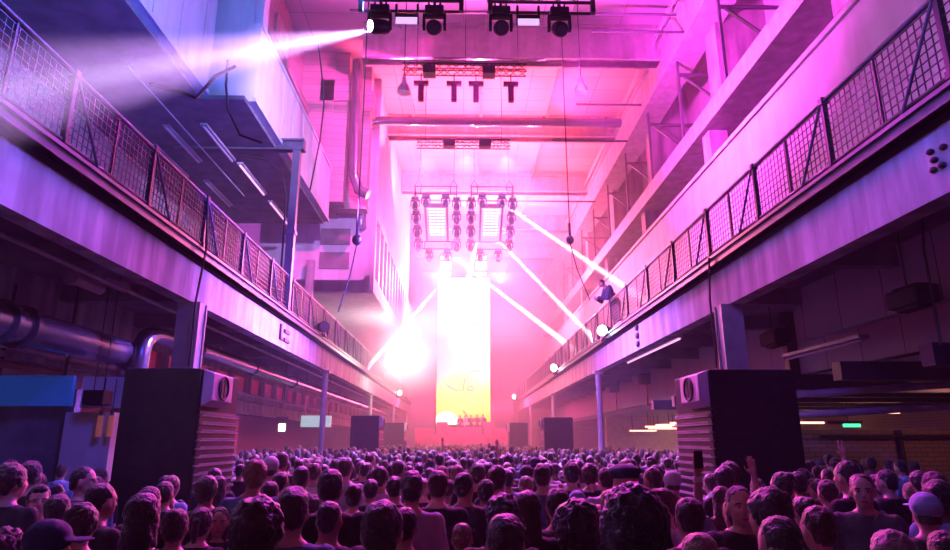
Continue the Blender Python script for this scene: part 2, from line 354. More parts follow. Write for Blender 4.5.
# fluorescent tubes under the left boxes and gallery
tube_on = mat('tube_light_on', (.8, .7, .8), .4, emit=(1.0, .42, .85), estr=1.4)
tube_off = mat('tube_light_off', (.55, .5, .6), .4)
def batten(x, y, z, L, lit, label, group=None, rz=0):
    t = thing('tube_light', label, 'ceiling light', (x, y, z), rz, group)
    MB().box(-.09, .09, 0, L, .05, .12).build('housing', steel_l, t, bevel=.008)
    MB().tube([(0, .04, .02), (0, L-.04, .02)], .028, 8).build('tube', tube_on if lit else tube_off, t, smooth=True)
for y in (18.1, 21.3):
    batten(-6.87, y, 10.2, 2.5, True, 'lit pink tube light under the white box above the left railing', 'lit tube lights above the left gallery')
for x, y in ((-7.05, 15.7), (-8.5, 19.6), (-8.1, 15.8), (-9, 17)):
    batten(x, y, 10.25, 2.3, False, 'unlit tube light on the dark soffit above the left gallery', 'unlit tube lights above the left gallery')
pipe('conduit', 'thin lit conduit on the dark soffit above the left gallery', [(-7.7, 13, 10.35), (-7.7, 21, 10.35)], .02, plaster, n=6)
batten(5.75, 16.5, 4.62, 5.5, True, 'long pink tube light under the right gallery above the panelled wall')
batten(6.6, 10.2, 3.62, 2.6, False, 'unlit long tube light under the right gallery at the far right')
# far sign and lamp in the left room
paleg = mat('pale_green_sign', (.5, .7, .62), .5, emit=(.6, .95, .8), estr=.5)
t = thing('light_box', 'pale green light box hanging in the left side room', 'sign', (-5.9, 26.3, 2.55)); MB().box(-.6, .6, 0, .15, 0, .45).build('panel', paleg, t, bevel=.01); MB().box(-.5, -.47, .05, .1, .45, 2.3).box(.47, .5, .05, .1, .45, 2.3).build('hanger', steel_d, t)
lampm = mat('white_lamp_glass', (.8, .9, .85), .4, emit=(.75, 1, .85), estr=5)
t = thing('wall_lamp', 'bright white-green square lamp in the left side room', 'lamp', (-6.2, 22.5, 2.45)); MB().box(-.11, .11, 0, .08, -.12, .14).build('glass', lampm, t, bevel=.02); MB().box(-.2, .2, 0, .12, .3, .36).tube([(0, .06, .36), (0, .06, 2.3)], .012, 6).build('mount', steel_d, t)
for k in range(1, 6):
    struct(MB().box(-11.85+.0, -11.8, 22+k*2.2, 23.6+k*2.2, 1.0, 3.0).build('window_pane', redm))
duct_b = mat('blue_duct', (.06, .10, .30), .5)
tag(MB().box(-6.9, -5.9, 14.8, 15.3, 2.55, 2.95).box(-5.92, -5.6, 14.75, 15.35, 2.5, 3.0).build('hanging_duct', [duct_b], bevel=.01), 'blue boxy duct hanging in the left side room behind the grille stack', 'duct')

# ------------------------------------------------------------------ under the right gallery
warm = mat('warm_brick_wall', (.5, .36, .28), .85, scale=4)
m = MB().box(8.0, 8.3, -4, 61, 3.55, 5.05)
struct(m.build('wall_right_downstand', panelw))
struct(MB().box(6.9, 7.1, -4, 12.8, 4.0, 5.05).build('wall_right_near_downstand', panelw))
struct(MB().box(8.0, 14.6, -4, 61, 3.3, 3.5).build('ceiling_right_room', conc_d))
struct(MB().box(6.7, 14.6, 13.4, 13.7, 0, 2.25).build('wall_right_brick', brick2))
struct(MB().box(10.3, 11.6, 13.3, 13.4, 0, 2.15).build('door_1', steel_p))
struct(MB().box(9.0, 9.06, 13.25, 13.4, 0, 2.25).box(11.9, 12.0, 13.25, 13.4, 0, 2.25).build('trim_5', steel_d))
pipe('conduit', 'dark conduit along the top of the brick wall at right', [(7.3, 13.2, 2.12), (11.3, 13.2, 2.12)], .03, steel_d, n=8)
for x, z in ((7.0, 3.1), (7.0, 2.72)):
    pipe('roof_pipe', 'long dark pipe over the crowd under the right gallery, in front of the brick wall', [(5.6, 12.6, z-.25), (9.5, 10.8, z-.05), (14, 10.2, z+.05)], .07, steel_l, n=10)['group'] = 'pipes over the crowd at right'
m = MB().prism([(6.6, 2.92), (8.9, 3.12), (9.0, 3.0), (10.2, 2.98), (10.2, 2.92)], 12.0, 12.2); struct(m.build('window_strip', panelw))
# dark ceiling grid behind the right stack
for k in range(9):
    struct(MB().box(6.2, 14.5, 4+k*2.1, 4.25+k*2.1, 3.0, 3.3).build('ceiling_joist', steel_d))
green = mat('green_sign_glow', (.05, .5, .2), .4, emit=(.05, 1, .3), estr=2.5)
t = thing('exit_light', 'small green exit light above the brick wall at right', 'sign', tuple(at(853, 427, Y=12.4))); MB().box(-.16, .16, 0, .06, 0, .06).build('panel', green, t, bevel=.01); MB().box(-.5, .2, 0, .08, .06, .12).build('mount', steel_d, t)
# hanging speakers under the right gallery
for px, py, X, nm, L in ((775, 338, 6.55, .42, 'dark rounded speaker hanging under the right gallery above the speaker stack'), (912, 297, 6.55, .42, 'dark rounded speaker under the right gallery near the frame edge')):
    q = at(px, py, X=X); t = thing('hanging_speaker', L, 'speaker', (q.x, q.y, q.z))
    MB().box(-.18, .18, -.35, .35, -.15, .13).box(-.12, .12, -.27, .27, -.2, .17).build('cabinet', black, t, bevel=.05)
    MB().tube([(-.05, 0, .1), (-.05, 0, 5.05-q.z)], .012, 6).build('hanger', steel_d, t)
for px, py in ((614, 388), (644, 379)):
    q = at(px, py, X=7.75); t = thing('wall_speaker', 'small square dark speaker on the panelled wall under the right gallery', 'speaker', tuple(q), 0, 'pair of square wall speakers under the right gallery')
    MB().box(-.2, .2, -.28, .28, -.22, .22).build('cabinet', black, t, bevel=.02); MB().box(.05, .1, -.05, .05, -1.1, -.2).build('bracket', steel_d, t)
for y in (14.9, 19.0): struct(MB().box(7.75, 8.0, y, y+.22, 3.4, 5.05).build('steel_column', steel_d))
# bar far in the right room
t = thing('bar_counter', 'long lit bar counter deep under the right gallery', 'bar', (11.5, 24, 0))
MB().box(-.4, .4, -7, 9, 0, 1.1).build('counter', ply, t); MB().box(-.5, .5, -7.1, 9.1, 1.1, 1.16).build('worktop', steel_l, t)
barl = mat('warm_bar_light', (.8, .5, .3), .4, emit=(1, .42, .3), estr=3.5)
for k, (x, y, z, L) in enumerate(((9.2, 21.4, 2.85, 2.6), (9.6, 25, 2.8, 2.0), (10.4, 17.5, 2.75, 1.6), (11, 29, 2.8, 2.0), (9.9, 33, 2.75, 1.6), (11.9, 22.6, 2.6, 1.8), (8.3, 22, 2.66, 1.3), (8.4, 24.6, 2.5, 1.1), (9.3, 27.4, 2.7, 1.8), (8.4, 29.6, 2.6, 1.2), (8.3, 32, 2.45, 1.3), (10, 31, 2.8, 1.4), (9.8, 34, 2.6, 1.6))):
    o = MB().box(x, x+L, y, y+.12, z, z+.07).build('strip_light', barl); [MB().box(a, a+.03, y, y+.03, z+.07, 3.3).build('hanger', steel_d, o) for a in (x+.1, x+L-.13)]
    tag(o, 'warm strip light hanging over the bar under the right gallery', 'light', 'strip lights over the bar')
struct(MB().box(14.0, 14.3, 14, 61, 0, 3.3).build('wall_right_room', brick2))
struct(MB().box(8.0, 14.3, 36, 36.3, 0, 3.3).build('wall_right_room_end', warm))

# ------------------------------------------------------------------ marks on the fascias
def bracketmark(pts, X, s, label):
    m = MB()
    for y, z, dy, dz in pts: a, b = sorted((X, X-s*.06)); m.box(a, b, y, y+dy, z, z+dz)
    return tag(m.build('wall_fixing', steel_d, bevel=.008), label, 'metal fixing')
q = at(284, 336, X=-4.9); bracketmark([(q.y-.5, q.z-.16, .1, .42), (q.y-.1, q.z+.08, .5, .1), (q.y-.1, q.z-.16, .5, .1), (q.y-.45, q.z-.16, .25, .07)], -4.9, -1, 'small dark metal fixing on the left concrete fascia')
q = at(638, 335, X=4.9); m = MB()
for dz in (-.25, -.02, .2): m.ball((4.87, q.y, q.z+dz), (.05, .13, .09), 10, 6)
tag(m.build('wall_fixing', steel_d, smooth=True), 'three dark round fixings in a column on the right concrete fascia', 'metal fixing')
bt = thing('bolt_group', 'cluster of dark bolts on the right fascia at the frame edge', 'metal fixing', tuple(at(938, 158, X=4.88)))
for px, py in ((932, 152), (936, 160), (945, 147), (944, 165), (935, 170)): q = at(px, py, X=4.9) - bt.location; MB().ball((0, q.y, q.z), (.04, .045, .035), 8, 6).build('bolt', steel_d, bt, smooth=True)

# ------------------------------------------------------------------ cables
def cable(name, label, pts, r=.012, cat='cable', m=rubber, group=None): 
    return tag(MB().tube(pts, r, 7).build(name, m, smooth=True), label, cat, group)
def sag(a, b, d, n=10):
    a, b = Vector(a), Vector(b); return [a.lerp(b, i/n) - Vector((0, 0, d*4*(i/n)*(1-i/n))) for i in range(n+1)]
a = at(208, 195, X=-4.85); b = at(189, 366, X=-4.7); mid = at(196, 300, X=-4.72)
cable('power_cable', 'black cable dropping from the left railing over the fascia to the speaker stack', [a, at(206, 250, X=-4.72), mid, b], .02)
cable('power_cable', 'black cable dropping over the right fascia behind the speaker stack', [at(709, 258, X=4.75), at(710, 300, X=4.74), at(717, 368, X=4.7)], .02)
cable('power_cable', 'thin hanging cable crossing the dark panel at far right', [at(920, 185, X=6.2), at(924, 250, X=6.2), at(941, 345, X=6.2)], .018)
# hoist chains
for lab, px0, py0, px1, py1, px2, py2, Y in (('chain hoist hook hanging from a cable by the left pilasters', 361, 150, 357, 240, 338, 312, 16.5), ('chain hoist hanging on a long cable before the right beams', 566, 150, 570, 240, 590, 300, 20.5)):
    A, B, D = at(px0, py0, Y=Y), at(px1, py1, Y=Y), at(px2, py2, Y=Y)
    t = thing('chain_hoist', lab, 'hoist', tuple(B))
    A = A-B; D = D-B
    MB().tube([(A.x, 0, 18.3-B.z), (0, 0, .2)], .02, 7).build('cable', rubber, t, smooth=True)
    h = MB().ball((0, 0, 0), (.14, .14, .16), 12, 8).tube([(0, 0, .12), (0, 0, .6)], .045, 8); h.build('hoist_body', steel_d, t, smooth=True)
    MB().tube([(0, 0, -.12), (D.x*.35, 0, D.z*.5), (D.x, 0, D.z)], .02, 7).build('chain', steel_d, t, smooth=True)
cable('loose_cable', 'loose black cable looping down the nearest box at upper left', [at(*p, Y=10.6) for p in ((228, 60), (226, 85), (228, 110), (240, 135), (262, 143))], .022)
cable('loose_cable', 'black cable bundle swinging under the pale box at upper left', [at(*p, Y=10.2) for p in ((236, 66), (215, 76), (205, 88), (196, 98), (180, 92), (150, 84))], .03)
cable('loose_cable', 'long dark cable hanging before the pink window wall at left', [at(*p, Y=17) for p in ((318, 40), (323, 85), (324, 105), (320, 140), (310, 190))], .025)

# ------------------------------------------------------------------ speaker stacks
pinkply = mat('pale_horn_face', (.55, .48, .5), .55)
def stack(x0, x1, y0, y1, H, s, label, detail=True):
    """tall black cabinet, its grille turned to the hall's middle; s=-1 stands left"""
    cx = (x0+x1)/2; t = thing('speaker_stack', label, 'speaker', (cx, y0, 0))
    w = (x1-x0)/2; D = y1-y0; xi = -s*w     # xi: local x of the hall-side face
    MB().box(-w, w, 0, D, .02, H-.02).box(-w-.01, w+.01, -.012, D, H*.52, H*.52+.02).build('cabinet', black, t, bevel=.025)
    a, b = sorted((xi, xi-s*.16))
    hb = MB(); hb.prism([(xi, H-.03), (xi-s*.14, H-.08), (xi-s*.14, H-.42), (xi, H-.5)], .05, .75); h = hb.build('horn_cabinet', pinkply, t, bevel=.01)
    hm = MB()
    X = xi-s*.14
    for k in (-1, 1): hm.box(min(X, X-s*.015), max(X, X-s*.015), .4+k*.05-.035, .4+k*.05+.035, H-.36, H-.14)
    hm.tube([(X-s*.012, .4+.16*math.cos(q*PI/10), H-.25+.15*math.sin(q*PI/10)) for q in range(21)], .014, 6); hm.build('horn', rubber, h)
    n = 19 if detail else 8; z0, z1 = .5, H-.62
    MB().box(*sorted((xi, xi-s*.02)), .02, D-.02, .4, H-.55).build('grille', steel_d, t)
    for k in range(n):
        z = z0+(z1-z0)*k/(n-1); sl = MB(); a, b = sorted((xi, xi-s*.055)); sl.box(a, b, .02, D-.02, z, z+.018); ob = sl.build('grille_slat', steel_l, t)
        if detail:
            dm = MB()
            for j in range(22): dm.ball((xi-s*.058, .08+j*(D-.16)/21, z+.03), .011, 6, 4)
            dm.build('slat_stud', pinkply, ob)
    return t
stack(-4.3, -3.32, 8.2, 9.6, 2.96, -1, 'tall black speaker stack at left with pale horn box and lit grille rows')
stack(3.2, 4.32, 8.2, 9.6, 2.96, 1, 'tall black speaker stack at right with pale horn box beside a raised arm')
for s, x0, x1, y, lab in ((-1, -4.15, -3.1, 24.3, 'second black speaker stack from the front along the left gallery'), (1, 3.3, 4.45, 26.0, 'second black speaker stack from the front along the right gallery'),
                          (-1, -4.3, -3.15, 35.5, 'far hazy speaker stack on the left, last before the stage'), (1, 2.6, 3.6, 35.5, 'far hazy speaker stack on the right, last before the stage')):
    stack(x0, x1, y, y+1.3, 2.98 if y > 30 else 2.95, s, lab, False)

# ------------------------------------------------------------------ trusses and stage lamps
beam_w = mat('lamp_face_on', (.9, .9, 1), .2, emit=(.85, .8, 1), estr=40)
strobe_m = mat('strobe_face', (.8, .7, .9), .4, emit=(.75, .5, 1), estr=1.1)
strobe_w = mat('strobe_face_white', (.9, .85, .9), .4, emit=(1, .9, 1), estr=1.8)
def truss(t, x0, x1, w=.3, h=.3, r=.02, y=0, z=0, name='truss'):
    m = MB()
    for dy in (-w/2, w/2):
        for dz in (-h/2, h/2): m.tube([(x0, y+dy, z+dz), (x1, y+dy, z+dz)], r, 7)
    n = max(2, int((x1-x0)/h)); 
    for i in range(n):
        a = x0+(x1-x0)*i/n; b = x0+(x1-x0)*(i+1)/n; u = 1 if i % 2 else -1
        for dy in (-w/2, w/2): m.tube([(a, y+dy, z-u*h/2), (b, y+dy, z+u*h/2)], r*.6, 5)
        for dz in (-h/2, h/2): m.tube([(a, y-u*w/2, z+dz), (b, y+u*w/2, z+dz)], r*.6, 5)
    return m.build(name, steel_d, t)
def head_light(loc, label, aim, scale=1.0, lit=False, group=None, up=False):
    """moving head lamp hung by its base; aim is a direction the lens looks in"""
    t = thing('moving_head_light', label, 'stage light', loc, 0, group); t.scale = (scale,)*3
    s = -1
    MB().box(-.2, .2, -.15, .15, -.02, .13).box(-.03, .03, -.03, .03, .13, .3).box(-.14, -.1, -.06, .06, .13, .26).box(.1, .14, -.06, .06, .13, .26).build('base', steel_d, t, bevel=.02)
    MB().box(-.23, .23, -.07, .07, -.07, -.02).box(-.25, -.19, -.07, .07, -.36, -.02).box(.19, .25, -.07, .07, -.36, -.02).build('yoke', black, t, bevel=.015)
    a = Vector(aim).normalized(); q = a.to_track_quat('Z', 'Y'); Rm = q.to_matrix(); c = Vector((0, 0, -.32))
    hd = MB(); hd.tube([c+Rm@Vector((0, 0, z)) for z in (-.2, -.19, -.1, .12, .2, .21)], .1, 16, rs=[.09, .13, .155, .165, .14, .13]); hb = hd.build('lamp_head', black, t, smooth=True)
    MB().tube([c+Rm@Vector((0, 0, .205)), c+Rm@Vector((0, 0, .235))], .115, 20).build('lens', beam_w if lit else lens_m, hb, smooth=True)
    return t
# row nearest the camera
YR = 9.8
rig = thing('lighting_truss', 'dark lighting bar across the top of the view carrying moving heads', 'truss', (0, YR, 9.68))
for a, b in ((-1.9, -.02), (.42, 2.35)):
    m = MB(); m.tube([(a, 0, .02), (b, 0, .02)], .03, 8).tube([(a, .3, .02), (b, .3, .02)], .03, 8).tube([(a, .15, .4), (b, .15, .4)], .03, 8)
    n = 6
    for i in range(n): m.tube([(a+(b-a)*i/n, 0, .02), (a+(b-a)*(i+.5)/n, .15, .4), (a+(b-a)*(i+1)/n, 0, .02)], .014, 6)
    m.build('chord', steel_d, rig)
    MB().tube([((a+b)/2, .15, .4), ((a+b)/2, .15, 8.6)], .015, 6).build('hanging_wire', steel_d, rig)
    for x in (a+.05, b-.03): MB().box(x-.04, x+.04, -.05, .05, -.2, .06).build('clamp', steel_d, rig)
for i, (px, lab, aim) in enumerate(((379, 'leftmost moving head on the near bar, shooting the wide beam left', (-.85, -.45, -.25)), (433, 'second moving head from the left on the near bar', (-.05, -.75, -.55)),
                                    (499, 'third moving head from the left on the near bar', (.05, -.8, -.5)), (557, 'rightmost moving head on the near bar', (.1, -.7, -.6)))):
    q = at(px, 8, Y=YR); head_light((q.x+.03, YR, 9.42), lab, aim, .84, i == 0)
for px, lab in ((407, 'strobe bar with pink face on the near bar, left of centre'), (528, 'strobe bar with pink face on the near bar, right of centre')):
    q = at(px, 14, Y=YR); t = thing('strobe_light', lab, 'stage light', (q.x, YR, 9.3))
    MB().box(-.21, .21, -.06, .1, -.02, .1).box(-.21, -.17, -.05, .05, .1, .3).box(.17, .21, -.05, .05, .1, .3).build('housing', black, t, bevel=.012)
    MB().box(-.19, .19, -.075, -.06, -.13, .0).build('face', strobe_m, t)
# second truss with four hanging batons
rg = thing('lighting_truss', 'horizontal box truss with four hanging batons below the first ceiling beam', 'truss', (0, 18, 13.55)); truss(rg, -1.95, 2.0, .3, .26, .022)
for x in (-1.5, .05, 1.75): MB().tube([(x, 0, .1), (x, 0, 4.9)], .012, 5).build('hanging_wire', steel_d, rg)
for x in (-1.1, .8): MB().box(x-.2, x+.2, -.18, .18, -.22, .05).build('dimmer_box', steel_d, rg)
for k, px in enumerate((421, 454, 476, 511)):
    q = at(px, 92, Y=18); t = thing('baton_light', 'vertical baton light hanging under the second truss', 'stage light', (q.x, 18, 13.4), 0, 'four baton lights under the second truss')
    MB().tube([(0, 0, 0), (0, 0, -.32)], .02, 6).build('stem', steel_d, t); MB().box(-.24, .24, -.08, .08, -.42, -.3).build('crossbar', steel_d, t, bevel=.015)
    MB().box(-.09, .09, -.09, .09, -.98, -.42).build('tube_body', black, t, bevel=.02)
# third truss
rg = thing('lighting_truss', 'faint box truss between the round pipe and the hanging light pods', 'truss', (0, 24.2, 14.0)); truss(rg, -1.95, 1.95, .3, .28, .022)
for x in (-1.6, 1.6): MB().tube([(x, 0, .1), (x, 0, 4.5)], .012, 5).build('hanging_wire', steel_d, rg)
for x in (-.6, .9): MB().box(x-.25, x+.25, -.18, .18, -.15, .12).build('dimmer_box', steel_d, rg)
for px in (404, 581): 
    q = at(px, 85, Y=19); t = thing('hall_lamp', 'round hanging hall lamp near the first beam', 'lamp', (q.x, 19, q.z), 0, 'old round hall lamps')
    MB().tube([(0, 0, -.3), (0, 0, -.1), (0, 0, .1), (0, 0, .3)], .1, 14, rs=[.22, .2, .08, .06]).build('shade', steel_l, t, smooth=True); MB().tube([(0, 0, .3), (0, 0, 18.4-q.z)], .02, 6).build('stem', steel_d, t)
# two light pods
pods = []
for px, lab in ((436, 'left square light pod ringed by moving heads with a white strobe face'), (492, 'right square light pod ringed by moving heads with a white strobe face')):
    q = at(px, 185, Y=30); t = thing('light_pod', lab, 'light rig', (q.x, 30, 14.5)); pods.append((q.x, 30, 14.5))
    W = 1.05; t.rotation_euler.x = R(-24); TI = math.tan(R(24))
    m = MB()
    for z in (0, -.55):
        for y in (0, 4.2): m.tube([(-W, y, z), (W, y, z)], .035, 7)
        for x in (-W, W): m.tube([(x, 0, z), (x, 4.2, z)], .035, 7)
    for x in (-W, -W+.3, W-.3, W):
        for y in (0, 4.2): m.tube([(x, y, 0), (x, y, -.55)], .03, 6)
    for i in range(6):
        for x in (-W, W): m.tube([(x, i*.7, 0 if i % 2 else -.55), (x, i*.7+.7, -.55 if i % 2 else 0)], .022, 5)
    m.build('frame', steel_d, t)
    for x in (-W+.15, W-.15):
        m = MB().tube([(x-.2, 0, 0), (x, 0, .45), (x+.2, 0, 0)], .025, 6).tube([(x, 0, .45), (x, 0, 3.9)], .012, 5); m.build('bridle', steel_d, t)
    MB().box(-.42, .42, 1.05, 3.0, -.62, -.55).build('strobe_face', strobe_w, t)
    m = MB()
    for k in range(9): m.box(-.42, .42, 1.08+k*.22, 1.115+k*.22, -.66, -.62)
    for k in range(5): m.box(-.42+k*.2, -.395+k*.2, 1.05, 3.0, -.66, -.62)
    m.box(-.62, -.5, .8, 3.4, -.66, -.5).box(.5, .62, .8, 3.4, -.66, -.5).box(-.62, .62, .7, .86, -.66, -.5); m.build('louvre', steel_p, t)
    gi = 'moving heads around the %s light pod' % lab.split()[0]
    for y in (.2, 1.2, 2.3, 3.4):
        for x in (-W, W): head_light((q.x+x, 30+y*.9, 14.5-.6-y*.9*TI), 'dark moving head on the rim of the %s light pod' % lab.split()[0], (0, -.3, -1), .95, group=gi)
    for x in (-.5, .5):
        for y in (.0, 4.3): head_light((q.x+x, 30+y*.9, 14.5-.6-y*.9*TI), 'dark moving head on the rim of the %s light pod' % lab.split()[0], (0, -.5, -1), .95, group=gi)
# two small blinders over the screen
for px in (446, 481):
    q = at(px, 266, Y=50); t = thing('strobe_light', 'small bright panel pair hanging just above the tall screen', 'stage light', tuple(q), 0, 'bright panels above the tall screen')
    MB().box(-.55, .55, 0, .12, -1.0, 1.1).build('housing', steel_p, t, bevel=.02)
    for z, h in ((.75, .18), (.1, .5), (-.65, .2)): MB().box(-.42, .42, -.02, 0, z-h/1.2, z+h/2).build('face', strobe_w, t)
    MB().tube([(0, .06, 1.1), (0, .06, 18.5-q.z)], .02, 6).build('hanging_wire', steel_d, t)
# ------------------------------------------------------------------ stage and screen
def screenmat():
    m = bpy.data.materials.new('screen_picture'); m.use_nodes = True; nt = m.node_tree; N = nt.nodes; L = nt.links
    b = N['Principled BSDF']; b.inputs['Base Color'].default_value = (.02, .02, .02, 1); b.inputs['Roughness'].default_value = .5
    tc = N.new('ShaderNodeTexCoord'); sp = N.new('ShaderNodeSeparateXYZ'); L.new(tc.outputs['Object'], sp.inputs[0])
    nz = N.new('ShaderNodeTexNoise'); nz.inputs['Scale'].default_value = .35; nz.inputs['Detail'].default_value = 3; L.new(tc.outputs['Object'], nz.inputs['Vector'])
    ad = N.new('ShaderNodeMath'); ad.operation = 'MULTIPLY_ADD'; ad.inputs[1].default_value = .28; L.new(nz.outputs['Fac'], ad.inputs[0])
    dv = N.new('ShaderNodeMath'); dv.operation = 'DIVIDE'; dv.inputs[1].default_value = 13.0; L.new(sp.outputs['Z'], dv.inputs[0]); L.new(dv.outputs[0], ad.inputs[2])
    cr = N.new('ShaderNodeValToRGB'); L.new(ad.outputs[0], cr.inputs['Fac']); e = cr.color_ramp.elements
    e[0].position = .08; e[0].color = (1, .45, .0, 1); e[1].position = 1; e[1].color = (.75, 1, .8, 1)
    for p, c in ((.24, (1, .75, .0, 1)), (.36, (1, .85, .12, 1)), (.5, (.95, .75, .6, 1)), (.75, (.8, .9, .75, 1))):
        x = e.new(p); x.color = c
    L.new(cr.outputs['Color'], b.inputs['Emission Color']); b.inputs['Emission Strength'].default_value = 2.0
    return m
scm = screenmat()
pinkfig = mat('screen_pink_line', (.1, .02, .05), .5, emit=(1, .3, .45), estr=1.0)
whitefig = mat('screen_white_shape', (.1, .1, .1), .5, emit=(1, 1, .95), estr=3)
orangefig = mat('screen_orange_shape', (.1, .05, .01), .5, emit=(1, .4, .05), estr=1.0)
YS = 55.0
scr = thing('stage_screen', 'very tall narrow glowing screen above the stage with yellow foot', 'screen', (.1, YS, 3.3))
MB().box(-2.3, 2.3, 0, .25, 0, 12.8).build('display_face', scm, scr)
MB().box(-2.42, -2.3, -.05, .4, -.1, 12.95).box(2.3, 2.42, -.05, .4, -.1, 12.95).box(-2.42, 2.42, -.05, .4, 12.8, 12.95).box(-2.42, 2.42, .25, .4, -3.3, 12.9).build('frame', steel_d, scr)
def flat(pts, w, m, nm='drawing_line'):
    q = MB(); P = [at(px, py, Y=YS) - Vector((.1, YS, 3.3)) for px, py in pts]
    q.tube([(p.x, -.03, p.z) for p in P], w, 6); q.build(nm, m, scr, smooth=True)
flat([(446, 384), (451, 388), (457, 391), (463, 391), (464, 384), (465, 378)], .06, pinkfig)
flat([(467, 391), (468, 387), (473, 386), (474, 390), (468, 391)], .06, pinkfig)
flat([(463, 410), (467, 416), (470, 422)], .09, orangefig)
flat([(457, 323), (464, 321), (472, 323), (479, 328), (482, 330), (481, 335)], .07, pinkfig)
flat([(470, 372), (476, 370), (480, 372)], .05, pinkfig)
for (cx, cy, rx, rz, m) in ((446.5, 421, .95, .62, whitefig), (472, 305, .9, .9, mat('screen_pale_pink', (.1, .1, .1), .5, emit=(1, .72, .7), estr=1.2))):
    p = at(cx, cy, Y=YS) - Vector((.1, YS, 3.3)); q = MB()
    n = 20; q.prism([(p.x+rx*math.cos(2*PI*i/n), max(.02, p.z+rz*1.3*math.sin(2*PI*i/n))) for i in range(n)], -.012, 0); q.build('glowing_shape', m, scr)
redlit = mat('stage_red_lit', (.75, .12, .25), .7)  # red light on the stage put into the base colour
stg = thing('stage', 'low stage front with stepped blocks below the tall screen', 'stage', (0, 52, 0))
MB().box(-3.6, 4.0, 0, 3, 0, 2.3).build('platform', redlit, stg)
MB().box(-3.7, -2.3, -.4, 2, 0, 2.95).build('wing', redlit, stg); MB().box(2.5, 4.0, -.4, 2, 0, 2.95).build('wing', redlit, stg)
MB().box(-2.3, 2.5, .1, .5, 2.3, 2.5).build('lip', redlit, stg)
for x in (-2.05, 1.75):
    b = tag(MB().box(x, x+.9, 52.2, 53, 2.3, 3.45).box(x+.05, x+.85, 52.15, 52.2, 2.4, 3.35).build('stage_speaker', redlit, bevel=.02), 'square speaker box on the stage at the %s of the performers' % ('left' if x < 0 else 'right'), 'speaker')
tb = thing('performance_desk', 'low cluttered desk across the stage under the screen', 'desk', (.2, 52.4, 2.3))
MB().box(-1.3, 1.4, 0, .7, .65, .72).box(-1.3, -1.2, 0, .7, 0, .65).box(1.3, 1.4, 0, .7, 0, .65).box(-1.3, 1.4, 0, .06, .1, .65).build('tabletop', redlit, tb)
for x in (-.9, -.3, .4, 1.0): MB().box(x-.2, x+.2, .1, .6, .72, .86).build('mixer', black, tb, bevel=.01)

# ------------------------------------------------------------------ haze in the hall (the real haze of the room)
def haze(name, x0, x1, y0, y1, z0, z1, dens, col=(1, 1, 1), aniso=0.0, label=''):
    m = bpy.data.materials.new(name); m.use_nodes = True; N = m.node_tree.nodes; N.remove(N['Principled BSDF'])
    v = N.new('ShaderNodeVolumeScatter'); v.inputs['Density'].default_value = dens; v.inputs['Color'].default_value = (*col, 1); v.inputs['Anisotropy'].default_value = aniso
    m.node_tree.links.new(v.outputs[0], N['Material Output'].inputs['Volume'])
    o = MB().box(x0, x1, y0, y1, z0, z1).build(name, m); o['kind'] = 'stuff'
    if label: o['label'] = label
    return o
def smoke(c, r, dens, label, scale=.45, seed=0, soft=.9):
    m = bpy.data.materials.new('smoke'); m.use_nodes = True; N = m.node_tree.nodes; L = m.node_tree.links; N.remove(N['Principled BSDF'])
    v = N.new('ShaderNodeVolumeScatter'); tc = N.new('ShaderNodeTexCoord'); nz = N.new('ShaderNodeTexNoise'); nz.inputs['Scale'].default_value = scale; nz.inputs['Detail'].default_value = 3
    mp = N.new('ShaderNodeMapping'); mp.inputs['Location'].default_value = (seed*7.3, seed*3.1, seed); mp.inputs['Scale'].default_value = (r[0]/2, r[1]/2, r[2]/2)
    L.new(tc.outputs['Object'], mp.inputs['Vector']); L.new(mp.outputs[0], nz.inputs['Vector'])
    ln = N.new('ShaderNodeVectorMath'); ln.operation = 'LENGTH'; L.new(tc.outputs['Object'], ln.inputs[0])
    a = N.new('ShaderNodeMapRange'); a.inputs['From Min'].default_value = 1; a.inputs['From Max'].default_value = 0; L.new(ln.outputs['Value'], a.inputs['Value'])
    b = N.new('ShaderNodeMapRange'); b.inputs['From Min'].default_value = .35; b.inputs['From Max'].default_value = .65; L.new(nz.outputs['Fac'], b.inputs['Value'])
    x = N.new('ShaderNodeMath'); x.operation = 'MULTIPLY'; L.new(a.outputs[0], x.inputs[0]); L.new(b.outputs[0], x.inputs[1])
    y = N.new('ShaderNodeMath'); y.operation = 'MULTIPLY'; L.new(x.outputs[0], y.inputs[0]); y.inputs[1].default_value = dens
    L.new(y.outputs[0], v.inputs['Density']); L.new(v.outputs[0], N['Material Output'].inputs['Volume'])
    o = MB().ball((0, 0, 0), 1, 24, 14).build('smoke', m, smooth=True); o.location = c; o.scale = r; o['kind'] = 'stuff'; o['label'] = label
    return o
smoke(at(398, 352, Y=33), (4.2, 4, 2.6), .7, 'white smoke cloud blowing over the left gallery', seed=1)
smoke(at(434, 335, Y=40), (2.0, 3, 4.4), .7, 'white smoke rising before the screen', seed=2)

